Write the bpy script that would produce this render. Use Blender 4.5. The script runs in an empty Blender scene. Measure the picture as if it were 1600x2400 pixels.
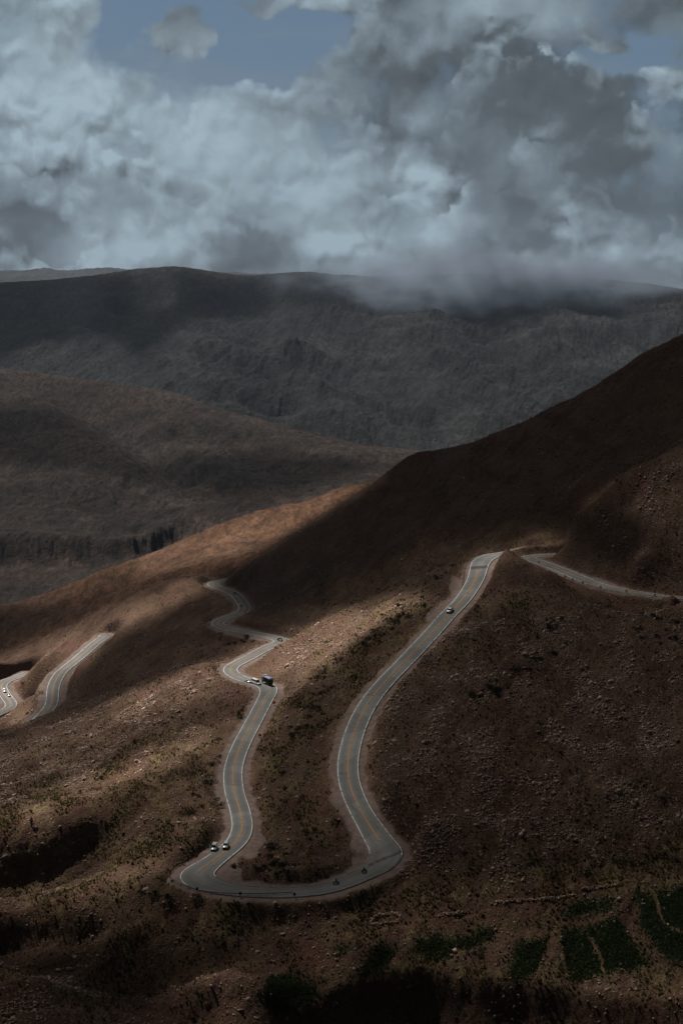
import bpy, math, random
import numpy as np

# ------------------------------------------------------------------ camera, world, sun
random.seed(7)
rng = np.random.default_rng(11)
sc = bpy.context.scene
R_ = math.radians
FPX = 3333.0                       # focal length in photograph pixels (1600 wide)
PITCH = math.atan(560 / FPX)       # horizon lies at y = 640
CZ = 400.0                         # camera height above the datum
cd = bpy.data.cameras.new('camera'); cam = bpy.data.objects.new('camera', cd)
sc.collection.objects.link(cam); sc.camera = cam
cam.location = (0, 0, CZ); cam.rotation_euler = (math.pi / 2 - PITCH, 0, 0)
cd.sensor_fit = 'HORIZONTAL'; cd.sensor_width = 24.0; cd.lens = FPX / 1600 * 24.0
cd.clip_start = 1.0; cd.clip_end = 80000.0
sc.view_settings.view_transform = 'Standard'; sc.view_settings.look = 'None'
sc.view_settings.exposure = 0.66; sc.view_settings.gamma = 1.0
sc.render.engine = 'CYCLES'
sc.cycles.use_denoising = True
sc.cycles.max_bounces = 5; sc.cycles.diffuse_bounces = 2; sc.cycles.volume_bounces = 1
sc.cycles.transparent_max_bounces = 12
SUN_EL, SUN_AZ = R_(50), math.atan2(-0.57, 0.82)      # azimuth measured from +Y towards +X
SUN = np.array([math.sin(SUN_AZ) * math.cos(SUN_EL), math.cos(SUN_AZ) * math.cos(SUN_EL), math.sin(SUN_EL)])
sd = bpy.data.lights.new('sun', 'SUN'); sun = bpy.data.objects.new('sun', sd)
sc.collection.objects.link(sun)
sd.energy = 5.0; sd.angle = R_(0.5); sd.color = (1.0, 0.93, 0.85)
sun.rotation_euler = (math.pi / 2 - SUN_EL, 0, math.pi - SUN_AZ)
sun.location = (300, 900, 1500)
HAZE = 0.000024                     # per metre


def pix(px, py):
    """azimuth and tan(elevation) of a photograph pixel."""
    X = (np.asarray(px, float) - 800) / FPX; Y = (1200 - np.asarray(py, float)) / FPX
    dx = X; dy = math.cos(PITCH) + Y * math.sin(PITCH); dz = -math.sin(PITCH) + Y * math.cos(PITCH)
    return np.arctan2(dx, dy), dz / np.hypot(dx, dy)


def to_pix(x, y, z):
    """photograph pixel of a world point (used to look up where the cloud gaps must let sun through)."""
    z = z - CZ
    f = y * math.cos(PITCH) - z * math.sin(PITCH); u = y * math.sin(PITCH) + z * math.cos(PITCH)
    f = np.maximum(f, 1e-3)
    return 800 + FPX * x / f, 1200 - FPX * u / f


def pz(px, py, z):
    """world point on the ray through a pixel at height z below the camera."""
    a, t = pix(px, py); r = z / t
    return np.array([r * math.sin(a), r * math.cos(a), CZ + z])



# ------------------------------------------------------------------ sky: Nishita blue behind procedural cumulus, darkened unseen sky overhead
class NT:
    def __init__(s, tree): s.t = tree; s.n = tree.nodes; s.l = tree.links
    def add(s, typ, **kw):
        n = s.n.new(typ)
        for k, v in kw.items(): setattr(n, k, v)
        return n
    def put(s, sock, v):
        if v is None: return
        if isinstance(v, bpy.types.NodeSocket): s.l.new(v, sock)
        else:
            if sock.type == 'RGBA' and len(v) == 3: v = (*v, 1)
            sock.default_value = v
    def math(s, op, a, b=None, c=None, clamp=False):
        n = s.add('ShaderNodeMath', operation=op, use_clamp=clamp)
        for i, v in enumerate((a, b, c)): s.put(n.inputs[i], v)
        return n.outputs[0]
    def vec(s, op, a, b=None):
        n = s.add('ShaderNodeVectorMath', operation=op); s.put(n.inputs[0], a); s.put(n.inputs[1], b)
        return n.outputs['Value'] if op in ('DOT_PRODUCT', 'LENGTH') else n.outputs[0]
    def noise(s, vec, scale, detail=4, rough=.5, dist=0, col=False, dim='3D', typ=None):
        n = s.add('ShaderNodeTexNoise', noise_dimensions=dim); s.put(n.inputs['Vector'], vec)
        if typ: n.noise_type = typ
        n.inputs['Scale'].default_value = scale; n.inputs['Detail'].default_value = detail
        n.inputs['Roughness'].default_value = rough; n.inputs['Distortion'].default_value = dist
        return n.outputs['Color' if col else 0]
    def vor(s, vec, scale, feat='F1', out='Distance', rnd=1.0):
        n = s.add('ShaderNodeTexVoronoi', feature=feat); s.put(n.inputs['Vector'], vec)
        n.inputs['Scale'].default_value = scale; n.inputs['Randomness'].default_value = rnd
        return n.outputs[out]
    def ramp(s, v, e0, e1, a=0.0, b=1.0):
        if e1 < e0: e0, e1, a, b = e1, e0, b, a
        n = s.add('ShaderNodeMapRange', interpolation_type='SMOOTHSTEP'); s.put(n.inputs[0], v)
        n.inputs[1].default_value = e0; n.inputs[2].default_value = e1; n.inputs[3].default_value = a; n.inputs[4].default_value = b
        return n.outputs[0]
    def mix(s, f, a, b, typ='MIX'):
        n = s.add('ShaderNodeMix', data_type='RGBA', blend_type=typ); s.put(n.inputs[0], f); s.put(n.inputs[6], a); s.put(n.inputs[7], b)
        return n.outputs[2]
    def attr(s, name): return s.add('ShaderNodeAttribute', attribute_name=name).outputs['Fac']
    def mapping(s, vec, scale=(1, 1, 1), rot=(0, 0, 0), loc=(0, 0, 0)):
        n = s.add('ShaderNodeMapping'); s.put(n.inputs[0], vec)
        n.inputs['Location'].default_value = loc; n.inputs['Rotation'].default_value = rot; n.inputs['Scale'].default_value = scale
        return n.outputs[0]
    def pos(s): return s.add('ShaderNodeNewGeometry').outputs['Position']
    def obj(s): return s.add('ShaderNodeTexCoord').outputs['Object']
    def add_rgb(s, v):
        n = s.add('ShaderNodeCombineColor')
        for i in range(3): s.put(n.inputs[i], v)
        return n.outputs[0]


def uv_of(px, py):
    a, t = pix(px, py); return math.tan(a), t / math.cos(a)


world = bpy.data.worlds.new('World'); sc.world = world; world.use_nodes = True
t = NT(world.node_tree); t.n.clear()
outw = t.add('ShaderNodeOutputWorld'); bg = t.add('ShaderNodeBackground'); t.l.new(bg.outputs[0], outw.inputs[0])
bg.inputs['Strength'].default_value = 0.1
sky = t.add('ShaderNodeTexSky', sky_type='NISHITA'); sky.sun_disc = False; sky.sun_elevation = SUN_EL; sky.sun_rotation = SUN_AZ
sky.altitude = 3200; sky.air_density = 1.1; sky.dust_density = .6
dirv = t.add('ShaderNodeTexCoord').outputs['Generated']
sx = t.add('ShaderNodeSeparateXYZ'); t.l.new(dirv, sx.inputs[0])
yc = t.math('MAXIMUM', sx.outputs[1], .15)
U = t.math('DIVIDE', sx.outputs[0], yc); Vv = t.math('DIVIDE', sx.outputs[2], yc)
cmb = t.add('ShaderNodeCombineXYZ'); t.put(cmb.inputs[0], U); t.put(cmb.inputs[1], Vv); uv = cmb.outputs[0]


def blob(px, py, rx, ry, amp):
    u, v = uv_of(px, py)
    q = t.vec('MULTIPLY', t.vec('SUBTRACT', warp, (u, v, 0)), (FPX / rx, FPX / ry, 0))
    e = t.math('EXPONENT', t.math('MULTIPLY', t.vec('DOT_PRODUCT', q, q), -1.0))
    return t.math('MULTIPLY', e, amp)


def total(L, base):
    s = base
    for b in L: s = t.math('ADD', blob(*b), s)
    return s


# wandering coordinates so that no cloud keeps a drawn outline
def n2(vec, scale, detail=4, rough=.5, col=False): return t.noise(vec, scale, detail, rough, 0, col, '2D')
def v2(vec, scale, feat='SMOOTH_F1'):
    n = t.add('ShaderNodeTexVoronoi', feature=feat, voronoi_dimensions='2D'); t.put(n.inputs['Vector'], vec)
    n.inputs['Scale'].default_value = scale
    if feat == 'SMOOTH_F1': n.inputs['Smoothness'].default_value = .35
    return n.outputs['Distance']


wn = n2(uv, 9, 5, .6, True)
warp = t.vec('ADD', uv, t.vec('MULTIPLY', t.vec('SUBTRACT', wn, (.5, .5, .5)), (.085, .065, 0)))
wn2 = n2(uv, 30, 5, .62, True)
fineuv = t.vec('ADD', uv, t.vec('MULTIPLY', t.vec('SUBTRACT', wn2, (.5, .5, .5)), (.020, .017, 0)))


def lobe(q, sc_): d = v2(q, sc_); return t.math('SUBTRACT', 1.0, t.math('MULTIPLY', d, d))


def billow(vec, scale, seed, detail=7, small=True):
    q = t.vec('ADD', vec, (seed * 1.7, seed * .9, 0))
    s = t.math('MULTIPLY', n2(q, scale * .8, 3, .55), 1.3)
    s = t.math('ADD', s, t.math('MULTIPLY', lobe(q, scale * 1.5), .34))
    s = t.math('ADD', s, t.math('MULTIPLY', lobe(q, scale * 4.2), .13))
    s = t.math('ADD', s, t.math('MULTIPLY', n2(q, scale * 6, detail, .55), .15))
    return s


def shade(vec, scale, seed):
    h0 = billow(vec, scale, seed); d = .13 / scale
    h1 = billow(t.vec('ADD', vec, (-.4 * d, d, 0)), scale, seed, 4)
    return h0, t.math('SUBTRACT', h0, h1)


GREY, LIGHT = (.112, .137, .157), (.40, .52, .60)
# broad light and grey masses
bright = total([(70, 260, 210, 140, .42), (260, 310, 120, 90, .25), (480, 300, 160, 90, .30), (560, 420, 210, 130, .42), (320, 565, 130, 50, .9), (190, 480, 40, 30, .5), (820, 585, 90, 55, .75), (760, 430, 160, 100, .25), (980, 380, 50, 45, .6),
                (1000, 500, 60, 90, .45), (1180, 605, 80, 36, .6), (620, 205, 100, 22, .55), (480, 210, 60, 22, .4), (1310, 500, 60, 50, .22), (1460, 580, 80, 50, .35), (1560, 300, 70, 130, .3), (1530, 200, 40, 14, .6), (430, 100, 80, 70, .15), (1330, 60, 110, 160, .20),
                (920, 240, 90, 50, .22), (280, 130, 60, 120, .22), (60, 60, 160, 100, .12), (1270, 340, 40, 60, .2),
                (80, 500, 170, 60, -.30), (600, 560, 120, 100, -.40), (1350, 260, 200, 150, -.16), (1150, 400, 160, 120, -.15), (1500, 400, 150, 110, -.22), (1000, 300, 150, 90, -.06), (1530, 60, 160, 110, -.30), (1200, 250, 160, 100, -.15), (330, 400, 90, 60, -.12), (640, 60, 150, 40, -.05), (1250, 560, 260, 60, -.06),
                (930, 600, 40, 22, -.3), (570, 620, 60, 18, -.3), (1100, 590, 50, 24, -.3), (1360, 640, 40, 20, -.3)], .31)
holes = total([(520, 95, 190, 100, 1.2), (330, 50, 70, 70, .9), (640, 120, 150, 55, 1.0), (740, 60, 90, 45, .9), (480, 160, 140, 40, .8), (1440, 150, 110, 30, .9), (1540, 120, 90, 26, .7), (1500, 175, 120, 20, .8),
               (412, 92, 56, 58, -2.4), (430, -10, 140, 26, 1.0), (640, 10, 150, 26, -.9), (350, 30, 50, 60, .5), (480, 110, 60, 50, .4), (400, 150, 40, 40, -.6), (845, 110, 50, 60, -.5), (925, 330, 60, 110, -1.0), (1430, 135, 70, 22, -.9)], 0.0)
hA, LA = shade(fineuv, 9, 3.1)
hB, LB = shade(fineuv, 19, 8.4)
# overlapping banks, each with its own crisp upper rims
maskB = t.math('MULTIPLY', t.ramp(t.math('ADD', hB, t.math('MULTIPLY', bright, .45)), 1.12, 1.22), t.ramp(n2(warp, 7, 4, .5), .40, .52))
base = t.math('ADD', t.math('MULTIPLY', bright, 1.05), -.12)
lum = t.math('ADD', base, t.math('MULTIPLY', LA, 2.2))
lum = t.math('ADD', lum, t.math('MULTIPLY', t.math('SUBTRACT', hA, 1.1), .45))
lumB = t.math('ADD', t.math('ADD', base, t.math('MULTIPLY', LB, 2.6)), .14)
lum = t.math('ADD', t.math('MULTIPLY', lum, t.math('SUBTRACT', 1.0, maskB)), t.math('MULTIPLY', lumB, maskB))
veil = t.math('MAXIMUM', t.ramp(n2(warp, 4.5, 4, .5), .46, .66, .05, .6), t.ramp(bright, .3, .08, 0, .8))
soft = t.math('ADD', base, t.math('MULTIPLY', t.math('SUBTRACT', n2(fineuv, 9, 7, .6), .5), 1.25))
lum = t.math('ADD', t.math('MULTIPLY', lum, t.math('SUBTRACT', 1.0, veil)), t.math('MULTIPLY', soft, veil))
cl_col = t.mix(t.math('MAXIMUM', t.math('MINIMUM', lum, 1.05), 0.0), GREY, LIGHT)
dk = t.ramp(lum, .12, -.55)
cl_col = t.mix(dk, cl_col, (.060, .075, .087))
# blue gaps with faint high streaks
streak = t.ramp(n2(t.mapping(uv, (6, 40, 1)), 1.0, 5, .5), .45, .7, 0, .35)
blue = t.mix(1.0, sky.outputs[0], (.055, .055, .055), 'MULTIPLY')
blue = t.mix(.7, blue, (.118, .196, .285))
blue = t.mix(t.math('ADD', streak, .26), blue, (.20, .26, .32))
cover = t.ramp(t.math('ADD', t.math('SUBTRACT', holes, t.math('MULTIPLY', t.math('SUBTRACT', hA, .75), .7)), t.math('MULTIPLY', t.math('SUBTRACT', hB, 1.1), -.9)) , .34, -.24)
front = t.mix(cover, blue, cl_col)
front = t.mix(1.0, front, (5.9, 5.9, 5.95), 'MULTIPLY')        # strength is 0.1
t.put(bg.inputs['Color'], front)
# overhead and behind the camera: unseen sky, darkened to hold ambient light low
nd = t.noise(dirv, 3.0, 4, .6)
dark_sky = t.mix(t.ramp(nd, .35, .68), (.065, .072, .082), (.18, .20, .225))
bg2 = t.add('ShaderNodeBackground'); t.put(bg2.inputs['Color'], dark_sky); bg2.inputs['Strength'].default_value = .1
el = sx.outputs[2]
f1 = t.math('MULTIPLY', t.ramp(sx.outputs[1], .72, .82), t.math('MULTIPLY', t.ramp(el, .40, .26), t.ramp(el, -.09, -.07)))
mx = t.add('ShaderNodeMixShader'); t.put(mx.inputs[0], f1); t.l.new(bg2.outputs[0], mx.inputs[1]); t.l.new(bg.outputs[0], mx.inputs[2])
t.l.new(mx.outputs[0], outw.inputs[0])
world.cycles.sampling_method = 'NONE'



# ------------------------------------------------------------------ noise
_p = np.random.default_rng(5).permutation(1024)
_g = np.random.default_rng(6).uniform(0, 2 * math.pi, 1024)
_gx, _gy = np.cos(_g), np.sin(_g)


def perlin(x, y):
    xi = np.floor(x).astype(np.int64); yi = np.floor(y).astype(np.int64)
    fx = x - xi; fy = y - yi
    u = fx * fx * fx * (fx * (fx * 6 - 15) + 10); v = fy * fy * fy * (fy * (fy * 6 - 15) + 10)
    def h(ix, iy):
        k = _p[(_p[ix & 1023] + iy) & 1023]
        return k
    a = h(xi, yi); b = h(xi + 1, yi); c = h(xi, yi + 1); d = h(xi + 1, yi + 1)
    n00 = _gx[a] * fx + _gy[a] * fy; n10 = _gx[b] * (fx - 1) + _gy[b] * fy
    n01 = _gx[c] * fx + _gy[c] * (fy - 1); n11 = _gx[d] * (fx - 1) + _gy[d] * (fy - 1)
    return ((n00 * (1 - u) + n10 * u) * (1 - v) + (n01 * (1 - u) + n11 * u) * v) * 1.41


def fbm(x, y, o=4, gain=0.5):
    s = 0; a = 1; n = 0
    for i in range(o):
        s = s + a * perlin(x * 2 ** i + 17.3 * i, y * 2 ** i - 9.1 * i); n += a; a *= gain
    return s / n


def ridged(x, y, o=4, gain=0.5):
    s = 0; a = 1; n = 0
    for i in range(o):
        s = s + a * (1 - 2 * np.abs(perlin(x * 2 ** i + 7.7 * i, y * 2 ** i + 3.3 * i))); n += a; a *= gain
    return s / n


def smooth(e0, e1, x):
    t = np.clip((x - e0) / (e1 - e0), 0, 1); return t * t * (3 - 2 * t)


# ------------------------------------------------------------------ roads: pixel, height below camera, half width
ROADS = {}
ROADS['main'] = [
    (1240, 1285, -141.5, 3.6), (1215, 1291, -142.5, 3.6), (1195, 1296, -143, 3.7),
    (1180, 1299, -143.5, 3.8), (1159, 1302.5, -144, 4), (1140, 1308, -144.2, 4.4), (1127, 1318, -144.5, 4.4), (1121, 1334, -145, 4.2),
    (1112, 1362, -146, 3.8), (1086, 1403, -148, 3.6), (1050, 1441, -150.5, 3.6), (1016, 1479, -153, 3.6), (980, 1518, -156, 3.6),
    (943, 1556, -159, 3.6), (907, 1594, -162.5, 3.6), (875, 1633, -166, 3.6), (851, 1671, -169, 3.6), (834, 1709, -171.5, 3.6),
    (822, 1748, -173.5, 3.6), (815.5, 1786, -175, 3.6), (816.5, 1824, -176.5, 3.6), (827, 1862, -178, 3.7), (845, 1900, -179.5, 3.8),
    (868, 1939, -181.5, 4.2), (890, 1972, -183, 4.8), (905, 1996, -184.5, 5.2), (903, 2014, -185.5, 5.0), (884, 2033, -186, 4.4), (851, 2052, -187, 3.8),
    (813, 2068, -187.5, 3.5), (775, 2081, -188, 3.4), (736, 2088, -188.4, 3.4), (669, 2093.5, -189, 3.4), (610, 2092, -189.4, 3.5), (554, 2088, -189.7, 3.8),
    (509, 2080, -190, 4.4), (476, 2069, -190, 5.2), (460, 2055, -190, 5.4), (470, 2040, -190, 4.8), (492, 2024, -190, 4.0), (514, 2008, -190.2, 3.6),
    (536, 1991, -190.4, 3.5), (553, 1975, -190.6, 3.5), (562.5, 1960, -190.8, 3.5), (567, 1943, -191, 3.5), (567.5, 1928, -191, 3.5), (561, 1896, -191.3, 3.5),
    (551, 1864, -191.6, 3.5), (546, 1832, -191.9, 3.5), (547, 1801, -192.2, 3.5), (556, 1769, -192.5, 3.5), (570, 1737, -192.8, 3.5),
    (587, 1705, -193.1, 3.5), (604, 1673, -193.4, 3.5), (621, 1640, -193.7, 3.6), (629, 1622, -194, 3.9), (625, 1609, -194.3, 4.2), (606, 1602, -194.7, 3.8),
    (590, 1598.5, -195, 3.5), (573, 1593.5, -195.2, 3.4), (555, 1586, -195.4, 3.4), (541.5, 1576, -195.5, 3.4), (540, 1567, -195.6, 3.4), (549, 1559, -195.7, 3.4), (566, 1550, -195.9, 3.4), (586, 1540, -196, 3.4),
    (607, 1528, -196.2, 3.4), (631, 1516.5, -196.4, 3.6), (651, 1510, -196.6, 4.2), (662, 1503, -196.8, 4.4), (650, 1497.5, -197, 3.8), (622, 1490, -197.3, 3.4),
    (578, 1482, -198, 3.4), (540, 1475, -198.6, 3.4), (517, 1468.5, -199, 3.4), (510, 1461, -199.3, 3.4), (518, 1454, -199.6, 3.4), (533, 1447.5, -200, 3.4), (552, 1441, -200.3, 3.4),
    (568, 1434, -200.7, 3.4), (573, 1425, -201, 3.4), (568, 1414, -201.3, 3.4), (560, 1403, -201.7, 3.4), (550, 1393, -202, 3.4), (536, 1386, -202.3, 3.4), (518, 1379, -202.7, 3.4),
    (502, 1373, -203, 3.4), (498, 1368.5, -203.2, 3.4), (506, 1364.6, -203.5, 3.4), (522, 1361.5, -204, 3.4), (545, 1357, -205, 3.4)]
ROADS['spur'] = [
    (1335, 1299, -141, 3.5), (1310, 1301, -141, 3.5), (1285, 1302.3, -141, 3.5), (1262, 1303.3, -141, 3.5), (1243, 1305, -141, 3.6), (1236, 1308.5, -141, 3.6), (1246, 1312.5, -141, 3.6),
    (1264, 1317.5, -141, 3.6), (1296, 1329, -141, 3.6), (1331, 1343, -140.8, 3.6), (1366, 1358, -140.5, 3.6), (1401, 1370.5, -140, 3.5), (1436, 1380, -140, 3.4),
    (1471, 1387, -140, 3.4), (1541, 1397.5, -140, 3.4), (1600, 1404, -140, 3.4), (1680, 1412, -140, 3.4), (1760, 1420, -140, 3.4)]
ROADS['left'] = [
    (247, 1490, -227.8, 3.5), (243, 1493, -228, 3.5), (220, 1511, -230.5, 3.5), (193, 1534, -233.5, 3.5), (165, 1557, -237, 3.5), (143, 1578, -240.5, 3.5),
    (129, 1599, -243, 3.5), (123.5, 1621, -245.5, 3.5), (122, 1644, -248, 3.5), (115, 1660, -250, 3.5), (100, 1676, -252, 3.5), (85, 1692, -254, 3.5)]
ROADS['valley'] = [
    (60, 1579, -261, 3.5), (32, 1589.5, -262.5, 3.5), (17, 1595.5, -263.5, 3.5), (6, 1603, -264.3, 3.5), (2.5, 1611, -265, 3.5), (6, 1621, -265.8, 3.5), (15, 1634, -266.8, 3.5), (24, 1645, -267.6, 3.5), (26.5, 1653, -268.2, 3.5),
    (20, 1661, -269, 3.5), (2, 1670, -270, 3.5), (-25, 1682, -271.5, 3.5), (-60, 1695, -273, 3.6), (-80, 1702, -274, 3.8), (-60, 1706, -275, 3.6), (-20, 1706, -276, 3.5), (20, 1704.5, -277, 3.5), (50, 1702, -277.5, 3.5), (80, 1697, -278, 3.5)]


def resample(P, step):
    P = np.asarray(P, float)
    Q = np.vstack([2 * P[0] - P[1], P, 2 * P[-1] - P[-2]])
    out = []
    for i in range(1, len(Q) - 2):
        p0, p1, p2, p3 = Q[i - 1], Q[i], Q[i + 1], Q[i + 2]
        t = np.linspace(0, 1, 24, endpoint=False)[:, None]
        out.append(0.5 * (2 * p1 + (p2 - p0) * t + (2 * p0 - 5 * p1 + 4 * p2 - p3) * t ** 2 + (3 * p1 - p0 - 3 * p2 + p3) * t ** 3))
    out = np.vstack(out + [P[-1:]])
    d = np.r_[0, np.cumsum(np.hypot(*np.diff(out[:, :2], axis=0).T))]
    s = np.arange(0, d[-1], step)
    return np.stack([np.interp(s, d, out[:, k]) for k in range(out.shape[1])], 1)


def gsm(A, sig, cols):
    n = int(sig * 3); k = np.exp(-0.5 * (np.arange(-n, n + 1) / sig) ** 2); k /= k.sum()
    B = A.copy()
    for c in cols:
        p = np.pad(A[:, c], n, mode='reflect', reflect_type='odd'); B[:, c] = np.convolve(p, k, 'valid')
    return B


RD = {}
for k, pts in ROADS.items():
    P = np.array([[*pz(a, b, z), w] for a, b, z, w in pts])
    S = resample(P, 1.0)
    S = gsm(S, 2.2, (0, 1)); S = gsm(S, 9.0, (2,))
    T = np.gradient(S[:, :2], axis=0); T /= np.linalg.norm(T, axis=1)[:, None]
    RD[k] = dict(P=S[:, :3], w=S[:, 3], n=np.stack([T[:, 1], -T[:, 0]], 1), t=T)

# ------------------------------------------------------------------ terrain control points
CP = []          # (azimuth, ln range, tan elevation)


def addR(L, step=28.0):
    """polyline of (px, py, horizontal range)"""
    for i, p in enumerate(L):
        a, t = pix(p[0], p[1]); CP.append((float(a), math.log(p[2]), float(t)))
        if step and i + 1 < len(L):
            q = L[i + 1]; n = int(math.hypot(q[0] - p[0], q[1] - p[1]) / step)
            for j in range(1, n):
                f = j / n; a, t = pix(p[0] + (q[0] - p[0]) * f, p[1] + (q[1] - p[1]) * f)
                CP.append((float(a), math.log(p[2]) * (1 - f) + math.log(q[2]) * f, float(t)))


def addW(x, y, z):
    r = math.hypot(x, y); CP.append((math.atan2(x, y), math.log(r), (z - CZ) / r))


for k, r in RD.items():
    for i in range(0, len(r['w']), 8):
        p = r['P'][i]; addW(*p)
# right edge crest of the upper road where the hillside hides its verge
RM = RD['main']


def near_road(key, px, py, off, dz):
    """point beside a road: the sample that projects closest to a pixel, moved sideways"""
    r = RD[key]; u, v = to_pix(*r['P'].T); i = int(np.argmin((u - px) ** 2 + (v - py) ** 2))
    p = r['P'][i]; n = r['n'][i]; return p[0] + n[0] * off, p[1] + n[1] * off, p[2] + dz, i


S0 = None
hs = {1000: [(1998, 426), (1945, 432), (1900, 444), (1850, 459), (1750, 486), (1650, 523), (1580, 552)],
      1150: [(1420, 618), (1450, 600), (1500, 573), (1600, 530), (1700, 498), (1800, 469), (1900, 445), (2000, 426), (2080, 412)],
      1300: [(1372, 634), (1400, 613), (1500, 569), (1600, 531), (1700, 498), (1800, 468), (1900, 445), (2000, 425), (2080, 410)],
      1450: [(1440, 596), (1500, 568), (1600, 530), (1700, 498), (1800, 469), (1900, 443), (2000, 423), (2060, 413)],
      1600: [(1450, 586), (1500, 565), (1600, 530), (1700, 496), (1800, 466), (1900, 440), (2000, 421), (2040, 414)],
      1720: [(1465, 575), (1600, 526), (1800, 461), (2000, 418), (2040, 412)]}
for x, L in hs.items():
    addR([(x, y, r) for y, r in L], 0)
addR([(1003, 1945, 432), (985, 1918, 439), (960, 1895, 446), (910, 1868, 453), (875, 1852, 459)], 12)
addR([(1060, 1442, 612), (1020, 1492, 585), (985, 1540, 562), (950, 1590, 545)], 0)
# knoll between the upper bend and the spur road
addR([(1110, 1392, 640), (1123, 1374, 650), (1137, 1350, 662), (1152, 1330, 672), (1167, 1313, 682), (1182, 1298, 692), (1196, 1291, 698), (1205, 1296, 697), (1214, 1305, 690), (1240, 1320, 682),
      (1270, 1335, 668), (1297, 1345, 656)], 12)
for i_ in range(60, len(RD['spur']['w']), 8):
    p_ = RD['spur']['P'][i_]; q_ = p_[:2] / np.hypot(p_[0], p_[1])
    if to_pix(*p_)[0] > 1345: addW(p_[0] - q_[0] * 11, p_[1] - q_[1] * 11, p_[2] - 2.6); addW(p_[0] + q_[0] * 9, p_[1] + q_[1] * 9, p_[2] + .3)
addR([(1180, 1360, 650), (1230, 1380, 640)], 0)
# low red bank and pad behind the bend
addR([(1178, 1293, 722), (1210, 1281, 722), (1250, 1279, 723), (1300, 1283, 722)], 0)
addR([(1205, 1274, 728), (1250, 1271, 736), (1300, 1270, 736)], 0)
# terrace and its scarp
addR([(720, 2150, 405), (850, 2130, 410), (1000, 2105, 411), (1150, 2095, 409), (1300, 2085, 408), (1450, 2070, 410), (1600, 2050, 411)], 60)
addR([(750, 2280, 385), (860, 2240, 389), (1000, 2200, 395), (1150, 2180, 396), (1300, 2160, 397), (1600, 2150, 393)], 60)
addR([(690, 2385, 368), (760, 2350, 373), (850, 2303, 379), (1000, 2284, 381), (1080, 2303, 377), (1120, 2312, 375), (1300, 2325, 372), (1400, 2346, 368), (1600, 2355, 362), (1720, 2350, 360)], 30)
addR([(690, 2440, 363.5), (760, 2420, 368), (850, 2385, 374), (1000, 2375, 376), (1080, 2395, 372), (1120, 2400, 370), (1300, 2410, 367), (1400, 2425, 363), (1600, 2430, 357.5), (1720, 2430, 355)], 30)
addR([(800, 2480, 356), (1000, 2480, 358), (1300, 2490, 352), (1600, 2500, 345), (1720, 2500, 345)], 60)
addR([(800, 2600, 330), (1200, 2600, 330), (1600, 2600, 325)], 0)
addR([(690, 2368, 371.5), (760, 2333, 376.5), (850, 2288, 382), (1000, 2269, 384), (1080, 2288, 380), (1120, 2297, 378), (1300, 2310, 375), (1400, 2330, 371), (1600, 2338, 365.5)], 30)
# slopes around the lower hairpin
addR([(520, 2130, 411), (620, 2135, 411), (720, 2125, 413), (860, 2090, 416), (950, 2060, 423)], 40)
addR([(380, 2060, 425), (385, 2110, 414), (420, 2130, 411), (480, 2135, 410)], 0)
addR([(700, 1560, 648), (720, 1620, 598), (720, 1700, 553), (700, 1800, 512), (700, 1900, 474), (700, 2000, 442), (650, 2040, 431), (780, 2000, 440)], 0)
addR([(760, 1650, 568), (745, 1750, 520), (640, 1980, 451)], 0)
addR([(770, 1520, 660), (860, 1480, 655), (940, 1430, 655), (1000, 1440, 628), (850, 1560, 600)], 0)
# lit crest from the far bend up to the upper bend, and the ground behind it
addR([(700, 1492, 722), (760, 1464, 720), (830, 1438, 716), (900, 1413, 713), (1000, 1368, 715), (1075, 1325, 724)], 20)
addR([(700, 1450, 777), (760, 1430, 785), (850, 1398, 788), (950, 1350, 785), (1075, 1283, 765)], 30)
addR([(640, 1540, 700), (640, 1580, 672)], 0)
# long dark ridge on the right
addR([(528, 1362, 915), (540, 1350, 925), (560, 1335, 935), (620, 1297, 945), (700, 1247, 950), (800, 1182, 958), (868, 1140, 962), (920, 1098, 966), (980, 1066, 970), (1050, 1056, 975), (1100, 1046, 975), (1200, 1003, 980),
      (1300, 957, 980), (1400, 905, 985), (1430, 887, 985), (1500, 835, 990), (1600, 790, 995), (1700, 745, 1000)], 20)
addR([(640, 1400, 850), (700, 1350, 860), (850, 1270, 870), (1000, 1180, 880), (1150, 1120, 880), (1300, 1040, 890), (1450, 970, 890), (1600, 900, 895), (1700, 850, 900)], 50)
addR([(850, 1340, 815), (1000, 1270, 805), (1150, 1210, 800), (1280, 1170, 790), (1400, 1120, 785), (1500, 1075, 788), (1600, 1030, 790), (1700, 980, 790)], 50)
for px, py, r, dt in ((560, 1335, 1050, -.03), (800, 1182, 1080, -.04), (980, 1066, 1090, -.04), (1200, 1003, 1100, -.04), (1400, 905, 1110, -.05), (1600, 790, 1120, -.05), (700, 1247, 1070, -.035)):
    a, t = pix(px, py); CP.append((float(a), math.log(r), float(t) + dt))
# rocky hump with its cut face
addR([(1720, 1010, 700), (1600, 1062, 702), (1500, 1103, 702), (1420, 1148, 702), (1370, 1188, 702), (1347, 1228, 700), (1332, 1268, 700), (1312, 1292, 703)], 15)
addR([(1345, 1300, 684), (1370, 1325, 668), (1400, 1345, 650), (1480, 1366, 630), (1600, 1386, 612), (1720, 1400, 600)], 20)
addR([(1390, 1250, 685), (1450, 1240, 678), (1540, 1252, 660), (1600, 1210, 668), (1520, 1150, 690), (1600, 1130, 688), (1480, 1190, 690)], 0)
addR([(1500, 1310, 645), (1600, 1320, 632)], 0)
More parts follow.
